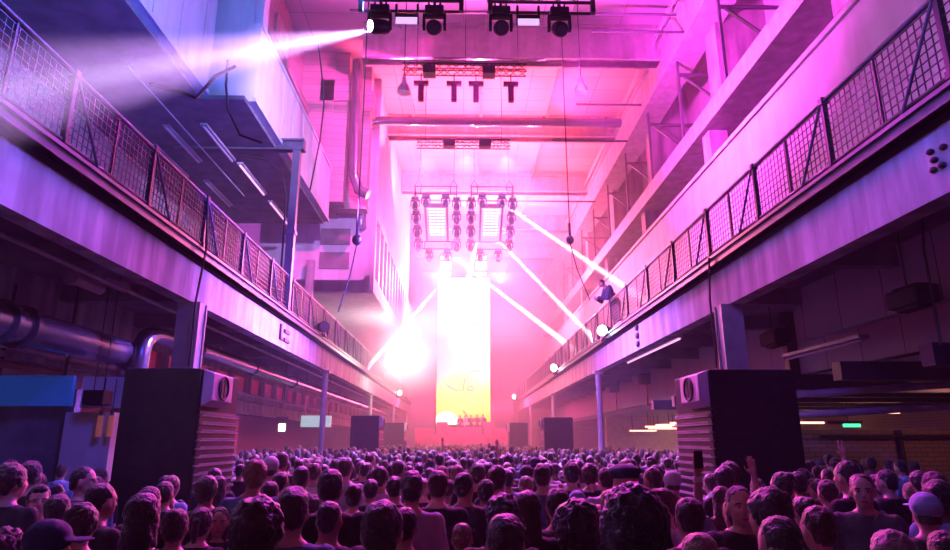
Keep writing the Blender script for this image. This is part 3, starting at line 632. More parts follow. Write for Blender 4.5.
# ------------------------------------------------------------------ lamps
def spot(loc, tgt, W, col, ang, blend=.3, size=.08, name='spot_lamp'):
    l = bpy.data.lights.new(name, 'SPOT'); l.energy = W; l.color = col; l.spot_size = R(ang); l.spot_blend = blend; l.shadow_soft_size = size
    o = bpy.data.objects.new(name, l); C.objects.link(o); o.location = loc
    o.rotation_euler = (Vector(tgt)-Vector(loc)).to_track_quat('-Z', 'Y').to_euler(); return o
def area(loc, tgt, W, col, sx, sy, name='wash_lamp', spread=180):
    l = bpy.data.lights.new(name, 'AREA'); l.energy = W; l.color = col; l.shape = 'RECTANGLE'; l.size = sx; l.size_y = sy; l.spread = R(spread)
    o = bpy.data.objects.new(name, l); C.objects.link(o); o.location = loc
    o.rotation_euler = (Vector(tgt)-Vector(loc)).to_track_quat('-Z', 'Y').to_euler(); return o
MAG = (1, .06, .12); PNK = (1, .16, .27); PUR = (.40, .13, 1); BLU = (.08, .12, 1)
for x in (-2.2, .6, 3.4):
    spot((x, 28.4, 15.2), (x, 26.5, 20), 4300, MAG, 150, .5, .1)     # up-lights on the ceiling between the beams
    spot((x, 32.4, 15.2), (x, 36, 20), 6500, MAG, 150, .5, .1)
    spot((x, 20.6, 15.2), (x, 16, 19), 2200, (1, .12, .6), 150, .5, .1)
area((.5, 42, 9), (.5, 50, 20), 8000, PNK, 8, 3)
spot((-2, 50, 14.5), (0, 22, 19), 36000, (1, .12, .40), 78, .6, .3)       # back wash from over the stage down the hall
spot((3, 50, 14.5), (2, 22, 19), 36000, (1, .12, .40), 78, .6, .3)
area((0, 33, 12.0), (0, 30, 0), 3500, (1, .17, .26), 5, 3)
area((0, 51, 4.5), (0, 40, 6), 2500, (1, .06, .2), 8, 1)
spot((2.5, 17, 12), (9.5, 17, 14), 16500, (1, .05, .8), 120, .6, .1)
spot((2.5, 8, 13), (9.5, 10, 16.5), 4500, (1, .06, .7), 80, .6, .1)
spot((-1, 19, 15.5), (-6, 25.5, 14), 9000, (1, .05, .45), 70, .5, .1)
spot((-2.5, 11, 6.5), (-8, 15, 10.5), 1500, (.03, .06, 1), 110, .6, .1)
area((-1.5, 9.5, 9.8), (-6, 4, 6), 260, BLU, 3, .6, spread=110)
spot((-1.0, 9.2, 10.2), (-7.5, 11.5, 11.8), 2300, (.10, .27, .9), 110, .6, .1)
spot((-.6, 10.5, 10.4), (-5.4, 19, 11.6), 9000, (.55, .34, 1), 48, .6, .1)
area((3, 16, 8.5), (-5, 16, 4.6), 1700, PUR, 3, 1, spread=62)
area((-3, 17, 8.5), (5, 18.5, 4.6), 950, PUR, 3, 1, spread=62)
spot((0, 6, 9.6), (8, 9, 8), 1000, (.42, .22, 1), 90, .8, .1)
spot((-.5, 4, 8), (7, 8.5, 4.2), 900, (.12, .07, 1), 60, .7, .1); spot((.5, 4, 8), (-6.5, 8.5, 3.6), 700, (.05, .07, 1), 60, .7, .1)  # blue fills added for the dark under both galleries
area((0, 3, 8), (5, 5, 4.5), 50, (.12, .12, 1), 2, 1, spread=70)
area((0, 3, 8), (-5, 5, 4.5), 120, (.16, .12, 1), 2, 1, spread=70)
# backlight for the crowd from the trusses
for x in (-1.5, .1, 1.7):
    spot((x, 18, 13.1), (x*1.8, 6.5, 0), 15000, (.95, .05, .85), 50, .5, .1)
    spot((x, 24.2, 13.6), (x*1.4, 14, 0), 16000, (.55, .2, 1), 44, .5, .1)
for s in (-1, 1): spot((-s*1.7, 9.8, 9.1), (s*3.3, 8.8, 1.9), 2600, (1, .12, .75), 24, .5, .1)  # magenta spots added to brighten the stacks' hall-side faces
spot((0, 13, 7), (-3.6, 24, 2), 2500, (.12, .10, 1), 30, .6, .1)  # blue spot added to tint the second left stack
# point light added inside the smoke for its glow; warm bar lamps
pl = bpy.data.lights.new('smoke_glow_fill', 'POINT'); pl.energy = 700; pl.color = (1, .93, .8); pl.shadow_soft_size = .25
po = bpy.data.objects.new('smoke_glow_fill', pl); C.objects.link(po); po.location = at(404, 356, Y=33)
for x, y, w_ in ((10, 20, 60), (10, 27, 110), (10.5, 33, 80)): spot((x, y, 3.1), (x, y, 0), w_*6, (1, .42, .2), 150, .5, .1)
spot((9.5, 10.8, 2.9), (9.8, 13.4, 1.2), 45, (1, .33, .26), 140, .6, .1)  # warm light added to lift the brick wall at right
for y in (22, 28, 34): spot((-9.5, y, 2.8), (-11.8, y, 1), 90, (1, .12, .3), 140, .6, .1)
# beams
d0 = (at(-30, 98, Y=5.2)-Vector((at(379, 20, Y=YR).x, YR, 9.1))).normalized()
q0 = Vector((at(379, 20, Y=YR).x, YR, 9.1)) + d0*.32
spot(q0, q0+d0*5, 2.8e6, (.72, .36, 1), 10.5, .9, .04); spot(q0, q0+d0*5, 2.6e6, (.8, .7, 1), 3.6, .9, .02)
for a, b, W, col, ang in (((508, 207, 29.5), (640, 297, 21.5), 5e6, (1, .8, .95), 1.5), ((498, 240, 31), (590, 335, 24), 5e6, (1, .75, .95), 1.3),
                     ((477, 240, 31), (458, 330, 50), 6e6, (1, .9, .95), 2.6), ((455, 258, 40), (520, 308, 40), 5e6, (1, .85, 1), 2.6), ((440, 285, 44), (405, 325, 38), 4e6, (1, .8, 1), 1.2)):
    A = at(a[0], a[1], Y=a[2]); B = at(b[0], b[1], Y=b[2]); spot(A, B, W, col, ang, .3, .05)
# ------------------------------------------------------------------ people
def remesh(m, vox, name, mats, smooth_it=2, disp=None, keep=None):
    """one continuous skin over overlapping volumes"""
    me = bpy.data.meshes.new('t'); me.from_pydata(m.v, [], m.f)
    bm = bmesh.new(); bm.from_mesh(me); bmesh.ops.recalc_face_normals(bm, faces=bm.faces); bm.to_mesh(me); bm.free()
    o = bpy.data.objects.new('t', me); C.objects.link(o)
    r = o.modifiers.new('r', 'REMESH'); r.mode = 'VOXEL'; r.voxel_size = vox; r.adaptivity = 0
    s = o.modifiers.new('s', 'SMOOTH'); s.iterations = smooth_it; s.factor = .5
    dg = bpy.context.evaluated_depsgraph_get(); dg.update()
    out = bpy.data.meshes.new_from_object(o.evaluated_get(dg)); out.name = name
    bpy.data.objects.remove(o); bpy.data.meshes.remove(me)
    out.materials.clear(); 
    for x in (mats if isinstance(mats, (list, tuple)) else [mats]): out.materials.append(x)
    if disp:
        ns = [v.normal.copy() for v in out.vertices]
        for v, n in zip(out.vertices, ns): v.co += n*disp(v.co)
    out.polygons.foreach_set('use_smooth', [True]*len(out.polygons))
    return out
skins = [mat('skin_fair', (.56, .36, .28), .55, var=.06, scale=9), mat('skin_tan', (.38, .22, .15), .55, var=.06, scale=9), mat('skin_deep', (.12, .06, .04), .5, var=.06, scale=9)]
hairs = {k: mat('hair_'+k, c, .5, var=.35, scale=40, bump=.5, bscale=90, sheen=.35) for k, c in (('black', (.012, .01, .012)), ('brown', (.035, .02, .014)), ('fair', (.2, .13, .07)), ('grey', (.22, .21, .21)))}
cloth = {k: mat('cloth_'+k, c, .85, var=.12, scale=7, bump=.35) for k, c in (('black', (.012, .012, .015)), ('charcoal', (.04, .04, .045)), ('white', (.72, .72, .74)), ('pale_grey', (.42, .43, .46)), ('navy', (.02, .03, .08)), ('denim', (.08, .13, .24)), ('maroon', (.12, .02, .03)), ('light_blue', (.3, .42, .62)))}
trouser = mat('dark_trousers', (.02, .022, .035), .85)
shoe_m = mat('shoe_leather', (.02, .02, .02), .5)
eye_w = mat('eye_white', (.7, .7, .7), .3); eye_d = mat('eye_dark', (.02, .012, .01), .2); lip_m = mat('lips', (.35, .12, .1), .5)

def limb(m, pts, rs, n=10):
    pts = [Vector(p) for p in pts]
    P = []; RR = []
    for i in range(len(pts)-1):
        for k in range(4): t = k/4; P.append(pts[i].lerp(pts[i+1], t)); RR.append(rs[i]*(1-t)+rs[i+1]*t)
    P.append(pts[-1]); RR.append(rs[-1]); m.tube(P, .1, n, rs=RR)
    for p, r in zip(pts, rs): m.ball(p, r, n, 7)
def hand(m, wrist, d, up, s, spread=.3, curl=.25, sc=1.0):
    """palm with four unequal fingers and a thumb; d points along the hand, up out of its back, s mirrors the thumb"""
    w = Vector(wrist); d = Vector(d).normalized(); up = Vector(up); side = d.cross(up).normalized()*s; up = side.cross(d).normalized()*s
    pc = w + d*.05*sc
    for a in (-.028, -.01, .01, .027): limb(m, [w+side*a*.5*sc, w+d*.088*sc+side*a*sc], [.014*sc, .0125*sc], 7)
    m.ball(pc, (.03*sc, .03*sc, .03*sc), 8, 6)
    for i, (a, L) in enumerate(((-.031, .062), (-.0105, .078), (.0105, .083), (.031, .072))):
        b = w + d*.09*sc + side*a*sc; dd = (d + side*a*spread*14).normalized()
        p1 = b + dd*L*.5*sc; p2 = p1 + (dd - up*curl).normalized()*L*.3*sc; p3 = p2 + (dd - up*curl*2.4).normalized()*L*.25*sc
        limb(m, [b, p1, p2, p3], [.0098*sc, .0088*sc, .008*sc, .007*sc], 6)
    t0 = w + d*.03*sc + side*.028*sc; t1 = t0 + (d*.6+side*.8)*.036*sc; t2 = t1 + (d*.9+side*.45)*.03*sc; t3 = t2+(d+side*.1)*.022*sc
    limb(m, [t0, t1, t2, t3], [.0145*sc, .0115*sc, .0098*sc, .008*sc], 6)
def head_geo(m, c, rot, female=False):
    M = rot.to_matrix(); c = Vector(c)
    def P(x, y, z): return c + M @ Vector((x, y, z))
    q = [((0, -.012, .025), (.077, .094, .093)), ((0, .012, -.03), (.064, .075, .083)), ((0, .045, -.078), (.036, .036, .03)), ((0, -.03, -.02), (.066, .066, .075)), ((0, .07, -.045), (.032, .022, .032))]
    for p, r in q: m.ball(P(*p), r, 18, 12, rot=rot)
    m.ball(P(0, .092, -.022), (.013, .02, .016), 10, 7, rot=rot); limb(m, [P(0, .08, .015), P(0, .1, -.018)], [.009, .013], 8)
    for s in (-1, 1):
        m.ball(P(.077*s, -.008, -.01), (.009, .02, .031), 10, 8, rot=rot)
        m.ball(P(.035*s, .062, .026), (.026, .018, .009), 10, 6, rot=rot)
        m.ball(P(.04*s, .055, -.02), (.022, .02, .02), 10, 6, rot=rot)
POSES = {
 'relaxed': {}, 'sway': dict(lean=.03, turn=8), 'twist': dict(turn=-22), 'down': dict(nod=-14),
 'phone': dict(arms={1: ((.21, -.02, 1.13), (.12, .2, 1.22)), -1: ((-.21, -.02, 1.13), (-.1, .2, 1.2))}, nod=-18),
 'arm_up': dict(arms={1: ((.27, .05, 1.68), (.25, .06, 1.94))}),
 'arm_up_left': dict(arms={-1: ((-.27, .05, 1.68), (-.25, .06, 1.94))}),
 'both_up': dict(arms={1: ((.34, .05, 1.55), (.36, .06, 1.82)), -1: ((-.34, .05, 1.55), (-.36, .06, 1.82))}),
 'cup': dict(arms={-1: ((-.24, -.02, 1.14), (-.14, .19, 1.2))}, turn=0),
 'lean_rail': dict(arms={1: ((.25, .36, 1.02), (.10, .56, 1.06)), -1: ((-.25, .36, 1.02), (-.08, .60, 1.08))}, bend=.46, nod=-10),
}
def make_person(pose='relaxed', skin=0, hair='short', hcol='black', top='black', hatcol=None, sleeves=.5, face=False, female=False, vox=.014, build_=1.0, ):
    P = POSES[pose]; bend = P.get('bend', 0); lean = P.get('lean', 0)
    def sp(x, y, z):   # carry a point of the upper body along the bent spine
        k = max(0, (z-.95)/.8); return Vector((x+lean*k, y+bend*k*1.0, z - bend*k*k*.30))
    root = bpy.data.objects.new('person', None); C.objects.link(root)
    rot = Euler((R(P.get('nod', 0)), 0, R(P.get('turn', 0)))); hc = sp(0, .015, 1.63) + Vector((0, .03 if bend else 0, 0))
    w = build_*(.93 if female else 1)
    b = MB()
    torso = [((0, 0, 1.30), (.158*w, .1*w, .17)), ((0, .0, 1.12), (.135*w, .093*w, .16)), ((0, 0, .96), (.155*w, .105*w, .12)), ((.085*w, -.01, 1.37), (.10, .085, .085)), ((-.085*w, -.01, 1.37), (.10, .085, .085)), ((0, -.015, 1.46), (.105, .062, .062)), ((.07*w, -.015, 1.43), (.085, .06, .05)), ((-.07*w, -.015, 1.43), (.085, .06, .05))]
    for c, r in torso: b.ball(sp(*c), r, 16, 10)
    limb(b, [sp(0, -.015, 1.42), sp(0, .0, 1.52), hc + Vector((0, -.012, -.03))], [.062*w, .054*w, .054*w], 12)
    head_geo(b, hc, rot)
    arms = {}
    for s in (-1, 1):
        sh = sp(.172*s*w, -.01, 1.425)
        el, wr = P.get('arms', {}).get(s, ((.235*s*w, -.03, 1.12), (.225*s*w, .06, .88)))
        el, wr = Vector(el), Vector(wr)
        if s not in P.get('arms', {}) and bend: el.y += .1; wr.y += .05
        arms[s] = (sh, el, wr); limb(b, [sh, el, wr], [.053*w, .04*w, .027*w], 10)
        d = (wr-el).normalized()
        hand(b, wr, d, Vector((0, -1, 0)) if d.z > .6 else Vector((s, 0, .2)), -s if d.z > .6 else (1 if s > 0 else -1), spread=.3 if d.z > .6 else .05, curl=.2 if d.z > .6 else .7)
    for s in (-1, 1):
        limb(b, [(.085*s, 0, .93), (.1*s, .01, .5), (.105*s, -.02, .09)], [.086*w, .056*w, .036*w], 12)
        b.ball((.11*s, .045, .045), (.042, .115, .04), 12, 7)
    body = bpy.data.objects.new('body', remesh(b, vox, 'body', [skins[skin]], 2)); C.objects.link(body); body.parent = root
    if face:
        M = rot.to_matrix(); f = MB()
        e = MB(); br = MB(); li = MB()
        for s in (-1, 1):
            e.ball(hc+M@Vector((.03*s, .078, .008)), (.013, .008, .007), 10, 6, 0, rot=rot).ball(hc+M@Vector((.03*s, .084, .008)), (.0062, .004, .0062), 8, 5, 1, rot=rot)
            br.ball(hc+M@Vector((.032*s, .082, .028)), (.019, .007, .0045), 10, 5, rot=rot)
        li.ball(hc+M@Vector((0, .093, -.06)), (.023, .006, .0065), 12, 6, rot=rot)
        e.build('eyes', [eye_w, eye_d], root, smooth=True); br.build('eyebrows', hairs[hcol if hcol in hairs else 'brown'], root, smooth=True); li.build('lips', lip_m, root, smooth=True)
    # shirt
    t = MB(); g = .014
    for c, r in torso[:5]: t.ball(sp(*c), (r[0]+g, r[1]+g, r[2]+g), 16, 10)
    t.ball(sp(0, -.015, 1.447), (.118, .076, .058), 14, 8)
    for s in (-1, 1): t.ball(sp(.07*s*w, -.015, 1.435), (.1, .073, .06), 14, 8)
    limb(t, [sp(0, 0, 1.0), sp(0, 0, .9)], [.13, .125], 14)
    t.ball(sp(0, 0, .90), (.165*w, .118*w, .09), 16, 8)
    for s in (-1, 1):
        sh, el, wr = arms[s]
        if sleeves <= .5: limb(t, [sh, sh.lerp(el, .72)], [.066*w, .058*w], 12)
        else: limb(t, [sh, el, el.lerp(wr, .9)], [.066*w, .054*w, .04*w], 12)
    def folds(co): return .006*noise.noise(co*9) + .004*noise.noise(co*22)
    sh_o = bpy.data.objects.new('hooded_jumper' if sleeves > .9 else 'shirt', remesh(t, .016, 'shirt', [cloth[top]], 2, folds)); C.objects.link(sh_o); sh_o.parent = root
    if sleeves > .9:   # hood on the back
        hd = MB().ball(sp(0, -.085, 1.44), (.11, .06, .075), 14, 8).ball(sp(0, -.04, 1.475), (.095, .07, .04), 14, 8)
        ho = bpy.data.objects.new('hood', remesh(hd, .014, 'hood', [cloth[top]], 2, folds)); C.objects.link(ho); ho.parent = sh_o
    tr = MB(); tr.ball((0, 0, .93), (.162*w, .114*w, .12), 16, 10)
    for s in (-1, 1): limb(tr, [(.085*s, 0, .91), (.1*s, .01, .5), (.105*s, -.02, .1)], [.098*w, .075*w, .062*w], 12)
    tr_o = bpy.data.objects.new('trousers', remesh(tr, .022, 'trousers', [trouser], 2)); C.objects.link(tr_o); tr_o.parent = root
    for s in (-1, 1):
        so = MB().ball((.11*s, .045, .045), (.052, .135, .044), 14, 8).cbox((.11*s, .045, .012), (.085, .24, .024)).build('shoe', shoe_m, root, smooth=True)
    # hair
    M = rot.to_matrix(); h = MB()
    def hb(p, r): h.ball(hc + M@Vector(p), r, 20, 14, rot=rot)
    amp, fr = .006, 30
    if hair in ('short', 'crop', 'quiff', 'curly', 'long', 'bun', 'ponytail', 'afro', 'wavy'):
        k = {'crop': -.004, 'short': .003, 'quiff': .004, 'wavy': .012, 'curly': .018, 'afro': .036}.get(hair, .006)
        hb((0, -.024, .034), (.079+k, .089+k, .09+k)); hb((0, -.047, -.01), (.066+k*.8, .062+k*.6, .072+k*.6))
        if hair in ('curly', 'afro', 'wavy'): amp, fr = (.016, 26) if hair != 'wavy' else (.011, 20)
        if hair == 'quiff': hb((0, .045, .10), (.05, .04, .03)); hb((0, .0, .105), (.055, .06, .03))
        if hair in ('long',): hb((0, -.065, -.09), (.078, .05, .11)); hb((.055, -.02, -.08), (.03, .045, .11)); hb((-.055, -.02, -.08), (.03, .045, .11)); hb((0, -.07, -.17), (.085, .04, .09))
        if hair == 'bun': hb((0, -.10, .09), (.042, .04, .04))
        if hair == 'ponytail': hb((0, -.115, .03), (.03, .03, .03)); hb((0, -.135, -.04), (.027, .025, .075))
        ho = bpy.data.objects.new('hair', remesh(h, .008, 'hair', [hairs[hcol]], 1, lambda co: amp*noise.noise(co*fr)+amp*.6*noise.noise(co*fr*2.3))); C.objects.link(ho); ho.parent = root
    if hair in ('cap', 'flatcap', 'beanie'):
        hb((0, -.03, -.02), (.075, .072, .06))
        ho = bpy.data.objects.new('hair', remesh(h, .009, 'hair', [hairs[hcol]], 1, lambda co: .006*noise.noise(co*30))); C.objects.link(ho); ho.parent = root
        cm = MB()
        if hair == 'flatcap': cm.ball(hc+M@Vector((0, .005, .085)), (.103, .12, .042), 22, 12, rot=rot); cm.ball(hc+M@Vector((0, -.01, .06)), (.088, .10, .045), 20, 10, rot=rot)
        else: cm.ball(hc+M@Vector((0, -.012, .048)), (.09, .106, .09 if hair == 'cap' else .098), 22, 12, rot=rot)
        if hair == 'beanie': cm.ball(hc+M@Vector((0, -.012, .03)), (.094, .11, .03), 22, 10, rot=rot)
        if hair == 'cap': cm.ball(hc+M@Vector((0, .125, .045)), (.072, .07, .009), 18, 7, rot=rot)
        co_ = bpy.data.objects.new('cap', remesh(cm, .009, 'cap', [cloth[hatcol or 'black']], 1)); C.objects.link(co_); co_.parent = root
    if hair == 'bald': pass
    return root
PROTO = {}
def proto(**k):
    key = tuple(sorted(k.items()))
    if key not in PROTO:
        r = make_person(**k); PROTO[key] = [r, False]; KIDS[r.name] = kids(r)
    return PROTO[key]
def put_person(k, loc, rz, h, label, group=None, top=None, hcol=None, skin=None):
    e = proto(**k); r = e[0]
    if e[1]: r = copytree(r)
    else: e[1] = True
    r.location = loc; r.rotation_euler = (0, 0, rz); r.scale = (h/1.765,)*3
    tag(r, label, 'person'); r.pop('group', None) if 'group' in r else None
    if group: r['group'] = group
    ch = [c for c in r.children] if False else None
    return r
def recolor(r, top=None, hcol=None, skin=None):
    for c in CH(r):
        b = c.name.split('.')[0]
        m = cloth.get(top) if b in ('shirt', 'hooded_jumper') else hairs.get(hcol) if b == 'hair' else skins[skin] if (b == 'body' and skin is not None) else None
        if b == 'cap': m = cloth[random.choice(('black', 'charcoal', 'navy'))]
        if m:
            c.material_slots[0].link = 'OBJECT'; c.material_slots[0].material = m
            if b == 'hooded_jumper':
                for d in CH(c): d.material_slots[0].link = 'OBJECT'; d.material_slots[0].material = m
def CH(r): return [o for o in ALLK.get(r.name, []) ]
ALLK = {}
def copytree(o, parent=None):
    src = KIDS.get(o.name)
    if src is None: src = KIDS[o.name] = kids(o)
    c = o.copy(); C.objects.link(c)
    if parent: c.parent = parent
    ALLK[c.name] = [copytree(k, c) for k in src]; KIDS[c.name] = ALLK[c.name]
    return c
FIG = []
HEADW = .185
def person_at(px, ytop, w, k, rz, label, top='black', hcol='black', skin=0, group=None, Yf=None, hh=(1.56, 1.9)):
    """stand a person where the photograph shows the head: px centre, head top, head width in its pixels"""
    Y = Yf or HEADW*FPX/w
    for it in range(60):
        q = at(px, ytop, Y=Y)
        # push back along the line of sight when the floor spot is taken
        if any((q.x-a)**2+(q.y-b)**2 < .41**2 for a, b in FIG) : Y += .12; continue
        if q.z < hh[0] and Y > 2.2: Y -= .1 if it < 20 else 0; 
        if q.z < hh[0]: 
            if it < 20: continue
        break
    h = min(hh[1], max(hh[0]-.02, q.z))
    k = dict(k); e = proto(**k); r = e[0]
    if e[1]: r = copytree(r)
    else: e[1] = True; ALLK[r.name] = KIDS[r.name]
    r.location = (q.x, q.y, 0); r.rotation_euler = (0, 0, R(rz)); r.scale = (h/1.765,)*3
    tag(r, label, 'person')
    if group: r['group'] = group
    elif 'group' in r: del r['group']
    FIG.append((q.x, q.y)); recolor(r, top, hcol, skin); return r
A = dict(hair='short'); CR = dict(hair='crop'); QF = dict(hair='quiff'); CU = dict(hair='curly', pose='sway'); AF = dict(hair='afro'); WV = dict(hair='wavy', pose='twist')
LO = dict(hair='long', female=True); BU = dict(hair='bun', female=True); PO = dict(hair='ponytail', female=True, pose='sway'); HO = dict(hair='short', sleeves=1.0, pose='relaxed'); CAP = dict(hair='cap'); FC = dict(hair='flatcap'); BE = dict(hair='beanie'); BA = dict(hair='bald'); FA = dict(hair='short', face=True, vox=.009); FQ = dict(hair='quiff', face=True, vox=.009, pose='sway'); FL = dict(hair='long', face=True, female=True, vox=.009)
CUP = dict(hair='short', pose='cup', face=True, vox=.009); BIG = dict(hair='short', build_=1.12); TW = dict(hair='short', pose='twist')
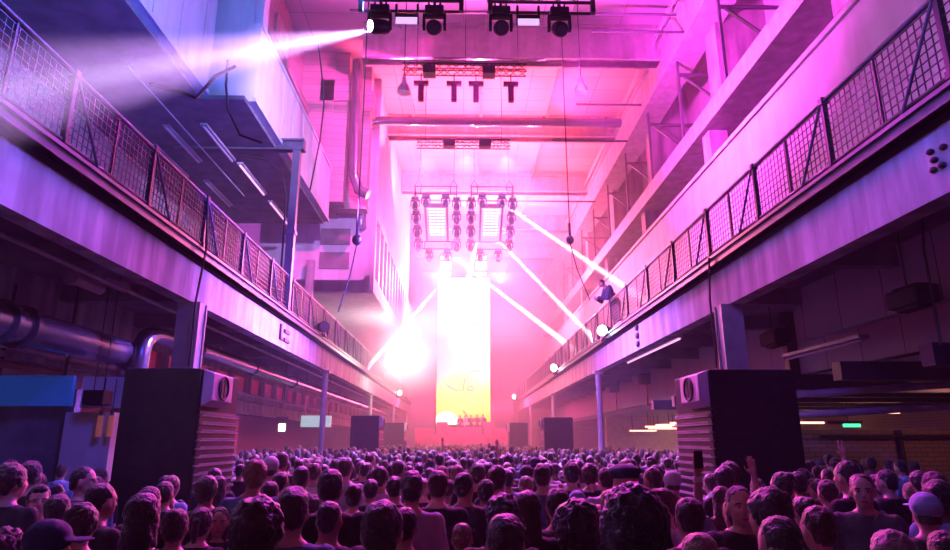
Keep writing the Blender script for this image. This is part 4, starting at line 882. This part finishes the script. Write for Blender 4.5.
# (head centre x, head top y, head width, figure, facing, shirt, hair, skin, label)
NEAR = [
 (33, 459, 20, A, 10, 'black', 'black', 0, 'dark-haired person in black behind two others at the far left edge of the crowd'),
 (14, 462, 24, WV, 0, 'black', 'brown', 0, 'person with thick wavy hair at the left frame edge below the blue panel'),
 (85, 465, 20, FA, -75, 'navy', 'black', 0, 'man in profile looking right before the grey pier at left'),
 (45, 484, 22, FQ, -150, 'black', 'black', 0, 'man with half-lit face turned back towards the camera at far left'),
 (58, 483, 14, A, -20, 'charcoal', 'black', 1, 'small dark head just right of the half-lit face at far left'),
 (4, 506, 24, FL, -110, 'black', 'brown', 0, 'long-haired person with pale lit cheek cut by the left frame edge'),
 (3, 528, 34, CU, 0, 'maroon', 'brown', 0, 'curly-haired person in the bottom left corner with magenta-lit hair'),
 (50, 519, 38, dict(hair='cap', vox=.012), -85, 'black', 'black', 0, 'person in a dark peaked cap pointing right, bottom left'),
 (103, 481, 26, HO, -20, 'black', 'black', 0, 'hooded person in black with magenta rim light left of the tall speaker stack'),
 (84, 502, 40, dict(hair='wavy', sleeves=1.0), 10, 'black', 'black', 0, 'broad dark hooded figure in the left foreground before the grey pier'),
 (145, 491, 36, LO, 0, 'black', 'black', 0, 'person with long straight hair in front of the tall left speaker stack'),
 (166, 480, 19, A, 5, 'charcoal', 'brown', 0, 'short-haired person right at the foot of the tall left speaker stack'),
 (167, 497, 15, CR, 0, 'navy', 'brown', 1, 'cropped head between the long-haired person and the left stack centre'),
 (177, 507, 28, BU, 10, 'pale_grey', 'brown', 0, 'person with hair bun in pale top below the left speaker stack'),
 (199, 506, 28, PO, 0, 'black', 'black', 0, 'person with ponytail below the grille edge of the left stack'),
 (220, 506, 22, FL, -160, 'black', 'brown', 0, 'woman with long hair and face turned back, below the left stack grille'),
 (253, 455, 25, dict(hair='wavy', pose='sway'), 0, 'denim', 'fair', 0, 'tall person with thick fair hair in a denim-blue shirt right of the left stack'),
 (271, 456, 16, CAP, 20, 'black', 'brown', 0, 'person in a pale cap right behind the fair-haired tall person'),
 (283, 449, 13, A, 0, 'charcoal', 'black', 1, 'small dark head above the cap wearer near the left side room'),
 (281, 470, 18, CR, 0, 'black', 'black', 0, 'cropped dark head directly below the pale cap right of the left stack'),
 (271, 480, 23, A, -10, 'navy', 'black', 0, 'short-haired person in navy in the second row right of the left stack'),
 (259, 497, 46, dict(hair='curly', build_=1.12), 0, 'black', 'brown', 0, 'large curly head with magenta edge in the left foreground'),
 (294, 486, 33, QF, 8, 'denim', 'brown', 0, 'man in blue shirt with swept-up hair beside the large curly head'),
 (302, 465, 18, A, 0, 'black', 'black', 1, 'dark head below and left of the thin left column'),
 (331, 467, 26, BIG, 0, 'black', 'black', 0, 'broad-headed man in black just right of the thin left column foot'),
 (346, 457, 15, QF, 0, 'pale_grey', 'brown', 0, 'swept-haired person in pale top below the second left speaker stack'),
 (316, 462, 15, TW, 0, 'white', 'brown', 0, 'person in white shirt at the foot of the thin left column'),
 (330, 498, 34, dict(hair='crop', build_=1.12), 0, 'charcoal', 'black', 1, 'close-cropped man in dark grey in the foreground left of centre'),
 (314, 493, 28, A, 15, 'black', 'brown', 0, 'dark head half hidden behind the close-cropped foreground man'),
 (376, 497, 43, dict(hair='short', build_=1.12, pose='sway'), 0, 'black', 'brown', 0, 'big round head with pink rim in the foreground left of centre'),
 (354, 483, 19, BU, 0, 'black', 'brown', 0, 'person with a hair bun behind the big round foreground head'),
 (371, 478, 17, A, 0, 'navy', 'black', 0, 'short-haired person in navy above the big round foreground head'),
 (381, 466, 16, WV, 0, 'white', 'brown', 0, 'wavy-haired person in white shirt in the middle crowd left of centre'),
 (395, 475, 18, A, 0, 'charcoal', 'black', 0, 'person in dark grey left of the man in the pale grey t-shirt'),
 (412, 470, 24, QF, 0, 'pale_grey', 'black', 0, 'man in a pale grey t-shirt with dark quiff, left of centre'),
 (405, 505, 29, A, -5, 'black', 'black', 0, 'short black-haired person in front of the pale grey t-shirt'),
 (438, 469, 22, A, 0, 'black', 'brown', 0, 'man in black t-shirt at the centre beside the pale grey t-shirt'),
 (465, 471, 23, dict(hair='short', build_=1.12, pose='twist'), 0, 'charcoal', 'black', 0, 'man in dark t-shirt with printed lettering across the back at the centre'),
 (449, 478, 16, CR, 0, 'white', 'brown', 0, 'person in bright white shirt between the two dark t-shirts at centre'),
 (486, 478, 21, A, 0, 'black', 'black', 1, 'dark head right of the lettered t-shirt'),
 (498, 465, 20, WV, 10, 'charcoal', 'brown', 0, 'wavy-haired person behind the dark head right of the lettered t-shirt'),
 (478, 462, 20, BIG, 0, 'black', 'brown', 0, 'broad man in black above the lettered t-shirt'),
 (498, 494, 31, CU, 0, 'black', 'black', 0, 'curly dark head in the foreground right of the lettered t-shirt'),
 (523, 489, 28, dict(hair='long', pose='sway', female=True), 0, 'black', 'brown', 0, 'tall person with long layered hair in the foreground right of centre'),
 (505, 512, 42, dict(hair='short', build_=1.0, pose='down'), 0, 'black', 'brown', 0, 'large round head at the bottom edge just right of centre'),
 (462, 531, 28, dict(hair='crop', pose='down'), 0, 'black', 'fair', 0, 'low fair cropped head at the bottom edge at the centre'),
 (557, 486, 26, A, 0, 'charcoal', 'black', 0, 'dark short-haired person behind the very large foreground head right of centre'),
 (556, 503, 24, TW, 0, 'black', 'brown', 0, 'person partly hidden left of the very large foreground head right of centre'),
 (571, 504, 44, dict(hair='afro', pose='sway'), 0, 'black', 'black', 0, 'very large rounded head in the foreground right of centre'),
 (542, 463, 18, QF, 0, 'denim', 'brown', 0, 'man with swept hair and blue top right of centre in the middle crowd'),
 (526, 474, 17, CR, 5, 'navy', 'fair', 0, 'cropped fair head above the long layered hair'),
 (577, 491, 19, BE, 0, 'light_blue', 'brown', 0, 'person in a pale beanie and light blue top right of centre'),
 (571, 461, 17, A, 0, 'black', 'black', 0, 'dark head right of the far right speaker stack foot'),
 (590, 463, 16, WV, 0, 'charcoal', 'brown', 0, 'wavy dark head just left of the thin right column'),
 (625, 458, 26, FC, 12, 'black', 'black', 0, 'person wearing a wide flat cap right of the thin right column'),
 (606, 466, 18, A, 10, 'pale_grey', 'brown', 0, 'person in pale top left of the flat cap wearer'),
 (632, 491, 48, dict(hair='afro', build_=1.12), 0, 'black', 'black', 0, 'big bushy black head in the foreground below the flat cap wearer'),
 (607, 488, 28, dict(hair='bun', female=True, pose='sway'), 0, 'maroon', 'fair', 0, 'person with fair pinned hair left of the big bushy head'),
 (599, 508, 24, BA, 0, 'white', 'fair', 0, 'bald pale head at the bottom left of the big bushy head'),
 (607, 529, 48, dict(hair='wavy', pose='down'), 0, 'black', 'brown', 0, 'wavy head with pink rim at the bottom edge below the bushy head'),
 (664, 488, 27, FQ, 70, 'white', 'brown', 0, 'man in white shirt in sharp profile looking left, right of the bushy head'),
 (688, 495, 31, A, 0, 'black', 'black', 0, 'dark short-haired head right of the man in profile'),
 (672, 471, 17, BE, 0, 'charcoal', 'brown', 0, 'person in a pale knitted beanie below the panelled wall at right'),
 (652, 466, 18, A, 20, 'black', 'brown', 1, 'dark head left of the pale beanie near the panelled wall'),
 (699, 531, 40, dict(hair='short', pose='down'), 0, 'black', 'fair', 0, 'fair-edged head at the bottom edge below the dark right speaker stack corner'),
 (738, 484, 28, FA, 172, 'black', 'black', 0, 'man facing the camera in front of the tall right speaker stack'),
 (767, 486, 42, dict(hair='wavy', build_=1.0), 20, 'black', 'black', 0, 'large wavy head with magenta edge in front of the right speaker stack'),
 (778, 512, 46, dict(hair='crop', build_=1.12, pose='down'), 0, 'black', 'black', 0, 'large cropped head low in the foreground below the wavy head at right'),
 (816, 503, 38, A, 10, 'black', 'brown', 0, 'dark short-haired person right of the large wavy head'),
 (860, 472, 24, CUP, 150, 'charcoal', 'black', 0, 'man in dark grey t-shirt holding a cup and facing the camera before the brick wall'),
 (885, 468, 18, A, 30, 'black', 'black', 0, 'dark head right behind the man holding a cup'),
 (845, 453, 22, HO, 20, 'black', 'black', 0, 'tall hooded dark figure behind the man holding a cup'),
 (919, 492, 28, dict(hair='cap', pose='sway'), -8, 'charcoal', 'black', 0, 'person in a blue cap near the right frame edge'),
 (891, 526, 50, dict(hair='short', build_=1.12, pose='twist'), 0, 'navy', 'grey', 0, 'grey-haired head lit blue at the bottom right'),
 (943, 528, 36, TW, 0, 'navy', 'brown', 1, 'dark head cut by the bottom right corner'),
 (932, 470, 22, LO, 0, 'maroon', 'brown', 0, 'long-haired person before the pale wall at the right frame edge'),
 (436, 505, 22, TW, 0, 'black', 'brown', 0, 'dark head between the two t-shirts in the foreground at centre'),
 (798, 470, 18, TW, 0, 'black', 'black', 1, 'dark head directly right of the tall right speaker stack'),
]
for n_, e in enumerate(NEAR):
    px, yt, w_, k, rz, top, hc_, sk, lab = e
    r = person_at(px, yt, w_, k, rz + (random.uniform(-9, 9) if abs(rz) < 25 else 0), lab, top, hc_, sk)
    if 'blue cap' in lab or 'pale cap' in lab or 'pale beanie' in lab or 'knitted' in lab:
        for c in CH(r):
            if c.name.startswith('cap'): c.material_slots[0].link = 'OBJECT'; c.material_slots[0].material = cloth['light_blue' if 'blue' in lab else 'pale_grey']
    if 'lettering' in lab:
        lt = MB()
        for wd, zz in ((5, 1.30), (4, 1.255)):
            for i in range(wd):
                x = (i-(wd-1)/2)*.042
                lt.box(x-.016, x-.008, -.142, -.128, zz, zz+.034)
                if i % 2: lt.box(x-.016, x+.014, -.142, -.128, zz, zz+.008)
                else: lt.box(x-.016, x+.014, -.142, -.128, zz+.013, zz+.021)
                if i % 3: lt.box(x+.008, x+.016, -.142, -.128, zz, zz+.034)
        lt.build('printed_lettering', cloth['pale_grey'], [c for c in CH(r) if c.name.startswith('shirt')][0])
    if lab.startswith('man in dark grey t-shirt'):
        cup = MB().tube([(0, 0, 0), (0, 0, .005), (0, 0, .12), (0, 0, .125)], .04, 16, rs=[.03, .034, .044, .045]).build('drinking_cup', cloth['light_blue'], smooth=True)
        cup.matrix_world = Matrix.LocRotScale(r.location, r.rotation_euler, r.scale) @ Matrix.Translation((-.075, .275, 1.2)); tag(cup, 'pale blue cup held by the man in dark grey before the brick wall', 'cup')
# raised arms
UP = dict(hair='short', pose='arm_up'); UPL = dict(hair='short', pose='arm_up_left'); UP2 = dict(hair='wavy', pose='both_up')
r = person_at(735, 500, 26, dict(hair='short', pose='arm_up_left', sleeves=.5, vox=.011), 6, 'person in light blue shirt raising the left arm with a wristband beside the right stack', 'light_blue', 'brown', 0, hh=(1.5, 1.75))
wb = MB().tube([(-.252, .06, 1.89), (-.251, .06, 1.93)], .036, 12).build('wristband', mat('white_wristband', (.8, .8, .8), .5), r, smooth=True)
phm = mat('phone_back', (.02, .02, .03), .2); pst = MB().box(-.285, -.215, .015, .027, 1.99, 2.12).build('phone', phm, bevel=.006)
pst.matrix_world = Matrix.LocRotScale(r.location, r.rotation_euler, r.scale); tag(pst, 'dark phone held up by the raised arm beside the right speaker stack', 'phone')
person_at(731, 497, 22, dict(hair='crop', pose='arm_up', vox=.011), 0, 'person raising an open right hand before the black right stack', 'black', 'black', 0, hh=(1.55, 1.8))
person_at(826, 478, 20, UP, 5, 'person raising one open hand before the brick wall at right', 'black', 'brown', 0)
# the crowd further off, each person still on their own
KS = [A, CR, QF, CU, WV, LO, BU, PO, HO, A, TW, CAP, BIG, A, CR, TW, QF, WV]
tops = ['black', 'charcoal', 'black', 'navy', 'white', 'pale_grey', 'denim', 'maroon', 'black', 'charcoal', 'light_blue', 'black']
hcs = ['black', 'brown', 'black', 'brown', 'black', 'black', 'brown', 'brown', 'fair']
NAMES = {'black': 'black', 'charcoal': 'dark grey', 'navy': 'navy', 'white': 'white', 'pale_grey': 'pale grey', 'denim': 'denim blue', 'maroon': 'maroon', 'light_blue': 'light blue'}
def blocked(x, y, m=.3):
    for x0, x1, y0, y1 in ((-4.5, -3.0, 8.0, 9.8), (2.9, 4.6, 8.0, 9.8), (-4.4, -2.9, 24.1, 25.8), (3.1, 4.7, 25.8, 27.5), (-4.5, -3, 35.3, 37), (2.4, 3.8, 35.3, 37), (-7.2, -5.5, 10.9, 12.8), (-14, -6.5, 11.1, 11.6), (6.6, 14.6, 13.2, 13.8), (-14, -7.9, 11.2, 11.7)):
        if x0-m < x < x1+m and y0-m < y < y1+m: return True
    for s in (-1, 1):
        for yy in (11.5, 23.1, 34.8, 46.4): 
            if abs(x-s*5.06) < .25+m and abs(y-yy) < .2+m: return True
    return False
count = len(NEAR)+3; cand = []
y = 4.6
while y < 30:
    wx = 7.2 if y > 9.9 else 4.6
    x = -wx + random.uniform(0, .4)
    while x < wx+.8:
        cand.append((x+random.uniform(-.14, .14), y+random.uniform(-.16, .16))); x += random.uniform(.54, .68)
    y += .58
far = []
for x, yy in cand:
    if blocked(x, yy) or any((x-a)**2+(yy-b)**2 < .40**2 for a, b in FIG): continue
    if abs(x)/yy > .82: continue
    if count < 298:
        k = random.choice(KS); top = random.choice(tops); hc_ = random.choice(hcs); h = random.gauss(1.71, .055); h = min(1.83, max(1.58, h))
        e = proto(**k); r = e[0]
        if e[1]: r = copytree(r)
        else: e[1] = True; ALLK[r.name] = KIDS[r.name]
        r.location = (x, yy, 0); r.rotation_euler = (0, 0, R(random.gauss(0, 14))); r.scale = (h/1.765,)*3
        side = 'left side' if x < -1.6 else 'right side' if x > 1.6 else 'middle'
        dep = 'nearer rows' if yy < 8 else 'middle rows' if yy < 12 else 'farther rows'
        hd = {'long': 'long-haired', 'bun': 'bun-haired', 'ponytail': 'ponytailed', 'cap': 'cap-wearing', 'flatcap': 'flat-capped', 'beanie': 'beanie-wearing', 'curly': 'curly-haired', 'wavy': 'wavy-haired', 'crop': 'close-cropped', 'quiff': 'quiff-haired'}.get(k['hair'], 'short-haired')
        lab = '%s person in %s seen from behind in the %s, %s' % (hd, NAMES[top], dep, side if side == 'middle' else side)
        tag(r, lab, 'person', 'crowd in the %s, %s' % (dep, side)); recolor(r, top, hc_, random.choice((0, 0, 0, 1, 1, 2)))
        FIG.append((x, yy)); count += 1
    else: far.append((x, yy))
y = 30
while y < 51.4:
    x = -4.4
    while x < 4.8: 
        if not blocked(x, y): far.append((x+random.uniform(-.2, .2), y+random.uniform(-.2, .2)))
        x += random.uniform(.55, .8)
    y += .75
# the rest of the mass: heads and shoulders of people too far to tell apart
fm = MB()
for x, yy in far:
    h = random.gauss(1.70, .07); mi = random.randrange(4); hm_ = 4+random.randrange(9)//4
    if random.random() < .12: h += .0
    a = random.gauss(0, .25); c, s = math.cos(a), math.sin(a)
    fm.ball((x, yy, h-.125), (.082, .1, .125), 10, 7, hm_)
    fm.tube([(x, yy, h-.3), (x, yy, h-.2)], .055, 6, 7)
    fm.tube([(x, yy, 0), (x, yy, .9), (x, yy, 1.2), (x, yy, h-.38), (x, yy, h-.3), (x, yy, h-.27)], .1, 8, mi, rs=[.1, .15, .17, .19, .13, .05])
    for q in (-1, 1): fm.tube([(x+q*.17*c, yy+q*.17*s, h-.36), (x+q*.22*c, yy+q*.22*s, h-.62), (x+q*.2*c, yy+.1, h-.85)], .05, 6, mi, rs=[.065, .05, .035])
    if random.random() < .012: fm.tube([(x+.2, yy, h-.34), (x+.24, yy, h-.05), (x+.2, yy, h+.25)], .04, 6, 7, rs=[.05, .04, .03]); fm.ball((x+.2, yy, h+.31), (.04, .02, .07), 7, 5, 7)
fo = fm.build('crowd', [cloth['black'], cloth['charcoal'], cloth['navy'], cloth['white'], hairs['black'], hairs['brown'], hairs['fair'], skins[0]], smooth=True)
fo['kind'] = 'stuff'; fo['label'] = 'far mass of people packed between the galleries up to the stage'
# man leaning on the right railing, and performers
e = make_person(pose='lean_rail', hair='short', top='navy', sleeves=1.0, vox=.012, build_=1.15)
e.scale = (1.13,)*3; e.location = (5.2, 20.9, ZD); e.rotation_euler = (0, 0, R(98)); tag(e, 'man in dark top leaning on the right balcony railing, looking down', 'person')
for i, (px, k, top) in enumerate(((460, A, 'black'), (465, CR, 'white'), (471, A, 'charcoal'), (477, QF, 'black'), (483, BIG, 'navy'))):
    q = at(px, 430, Y=53.4); r = copytree(proto(**k)[0]); r.location = (q.x, 53.5, 2.3); r.rotation_euler = (0, 0, PI+R(random.uniform(-15, 15))); r.scale = (.99+.01*i,)*3; recolor(r, top, 'black', 0)
    tag(r, 'tiny figure performing behind the desk on the stage', 'person', 'performers on the stage')
# lamps standing on the gallery edges
def floorlamp(p, label, aim, lit=True):
    t = thing('stage_floodlight', label, 'stage light', tuple(p))
    a = Vector(aim).normalized(); q = a.to_track_quat('Z', 'Y').to_matrix()
    MB().box(-.16, .16, -.14, .14, -.34, -.24).build('base', steel_d, t, bevel=.02)
    MB().box(-.24, -.19, -.05, .05, -.28, .04).box(.19, .24, -.05, .05, -.28, .04).build('yoke', black, t)
    MB().tube([q@Vector((0, 0, z)) for z in (-.22, -.2, .0, .16, .2)], .1, 18, rs=[.1, .15, .17, .19, .185]).build('lamp_head', black, t, smooth=True)
    if lit: MB().tube([q@Vector((0, 0, .195)), q@Vector((0, 0, .225))], .17, 20).build('lens', flood_m, t, smooth=True)
    else: MB().tube([q@Vector((0, 0, .195)), q@Vector((0, 0, .215))], .15, 20).build('lens', lens_m, t, smooth=True)
flood_m = mat('flood_lens_on', (.9, .9, .9), .3, emit=(.8, .95, 1), estr=22)
for px, py, X, lab, lit in ((605, 331, 4.75, 'glowing white lamp on the right gallery edge below the leaning man', True), (556, 368, 4.72, 'glowing white lamp far along the right gallery edge', True),
                  (511, 402, 4.72, 'tiny glowing lamp farthest along the right gallery edge', True), (398, 393, -4.72, 'tiny glowing lamp far along the left gallery edge', True), (322, 327, -4.8, 'unlit round black lamp on the left gallery edge railing', False)):
    q = at(px, py, X=X); q = Vector((4.72, 57, 5.75)) if q.y > 58 else q; floorlamp(q, lab, (-.8 if X > 0 else .8, -1, -.05), lit)
# ------------------------------------------------------------------ look
SC.view_settings.view_transform = 'Standard'; SC.view_settings.look = 'None'; SC.view_settings.exposure = 0; SC.view_settings.gamma = 1
SC.view_settings.use_curve_mapping = False
w = bpy.data.worlds.new('world'); SC.world = w; w.use_nodes = True
w.node_tree.nodes['Background'].inputs[0].default_value = (.05, .03, .2, 1); w.node_tree.nodes['Background'].inputs[1].default_value = .0
WN = w.node_tree.nodes; WL = w.node_tree.links
vs = WN.new('ShaderNodeVolumeScatter'); vs.inputs['Anisotropy'].default_value = .1
tc = WN.new('ShaderNodeTexCoord'); sx = WN.new('ShaderNodeSeparateXYZ'); WL.new(tc.outputs['Object'], sx.inputs[0])
mr = WN.new('ShaderNodeMapRange'); mr.interpolation_type = 'SMOOTHSTEP'; WL.new(sx.outputs['Y'], mr.inputs['Value'])
mr.inputs['From Min'].default_value = 10; mr.inputs['From Max'].default_value = 36; mr.inputs['To Min'].default_value = .0012; mr.inputs['To Max'].default_value = .020
WL.new(mr.outputs[0], vs.inputs['Density'])
WL.new(vs.outputs[0], WN['World Output'].inputs['Volume'])
cy = SC.cycles
cy.max_bounces = 5; cy.diffuse_bounces = 1; cy.glossy_bounces = 2; cy.transmission_bounces = 2; cy.volume_bounces = 1; cy.transparent_max_bounces = 8
cy.use_denoising = True; cy.volume_step_rate = 2.0; cy.volume_max_steps = 128; cy.sample_clamp_indirect = 8; cy.sample_clamp_direct = 0
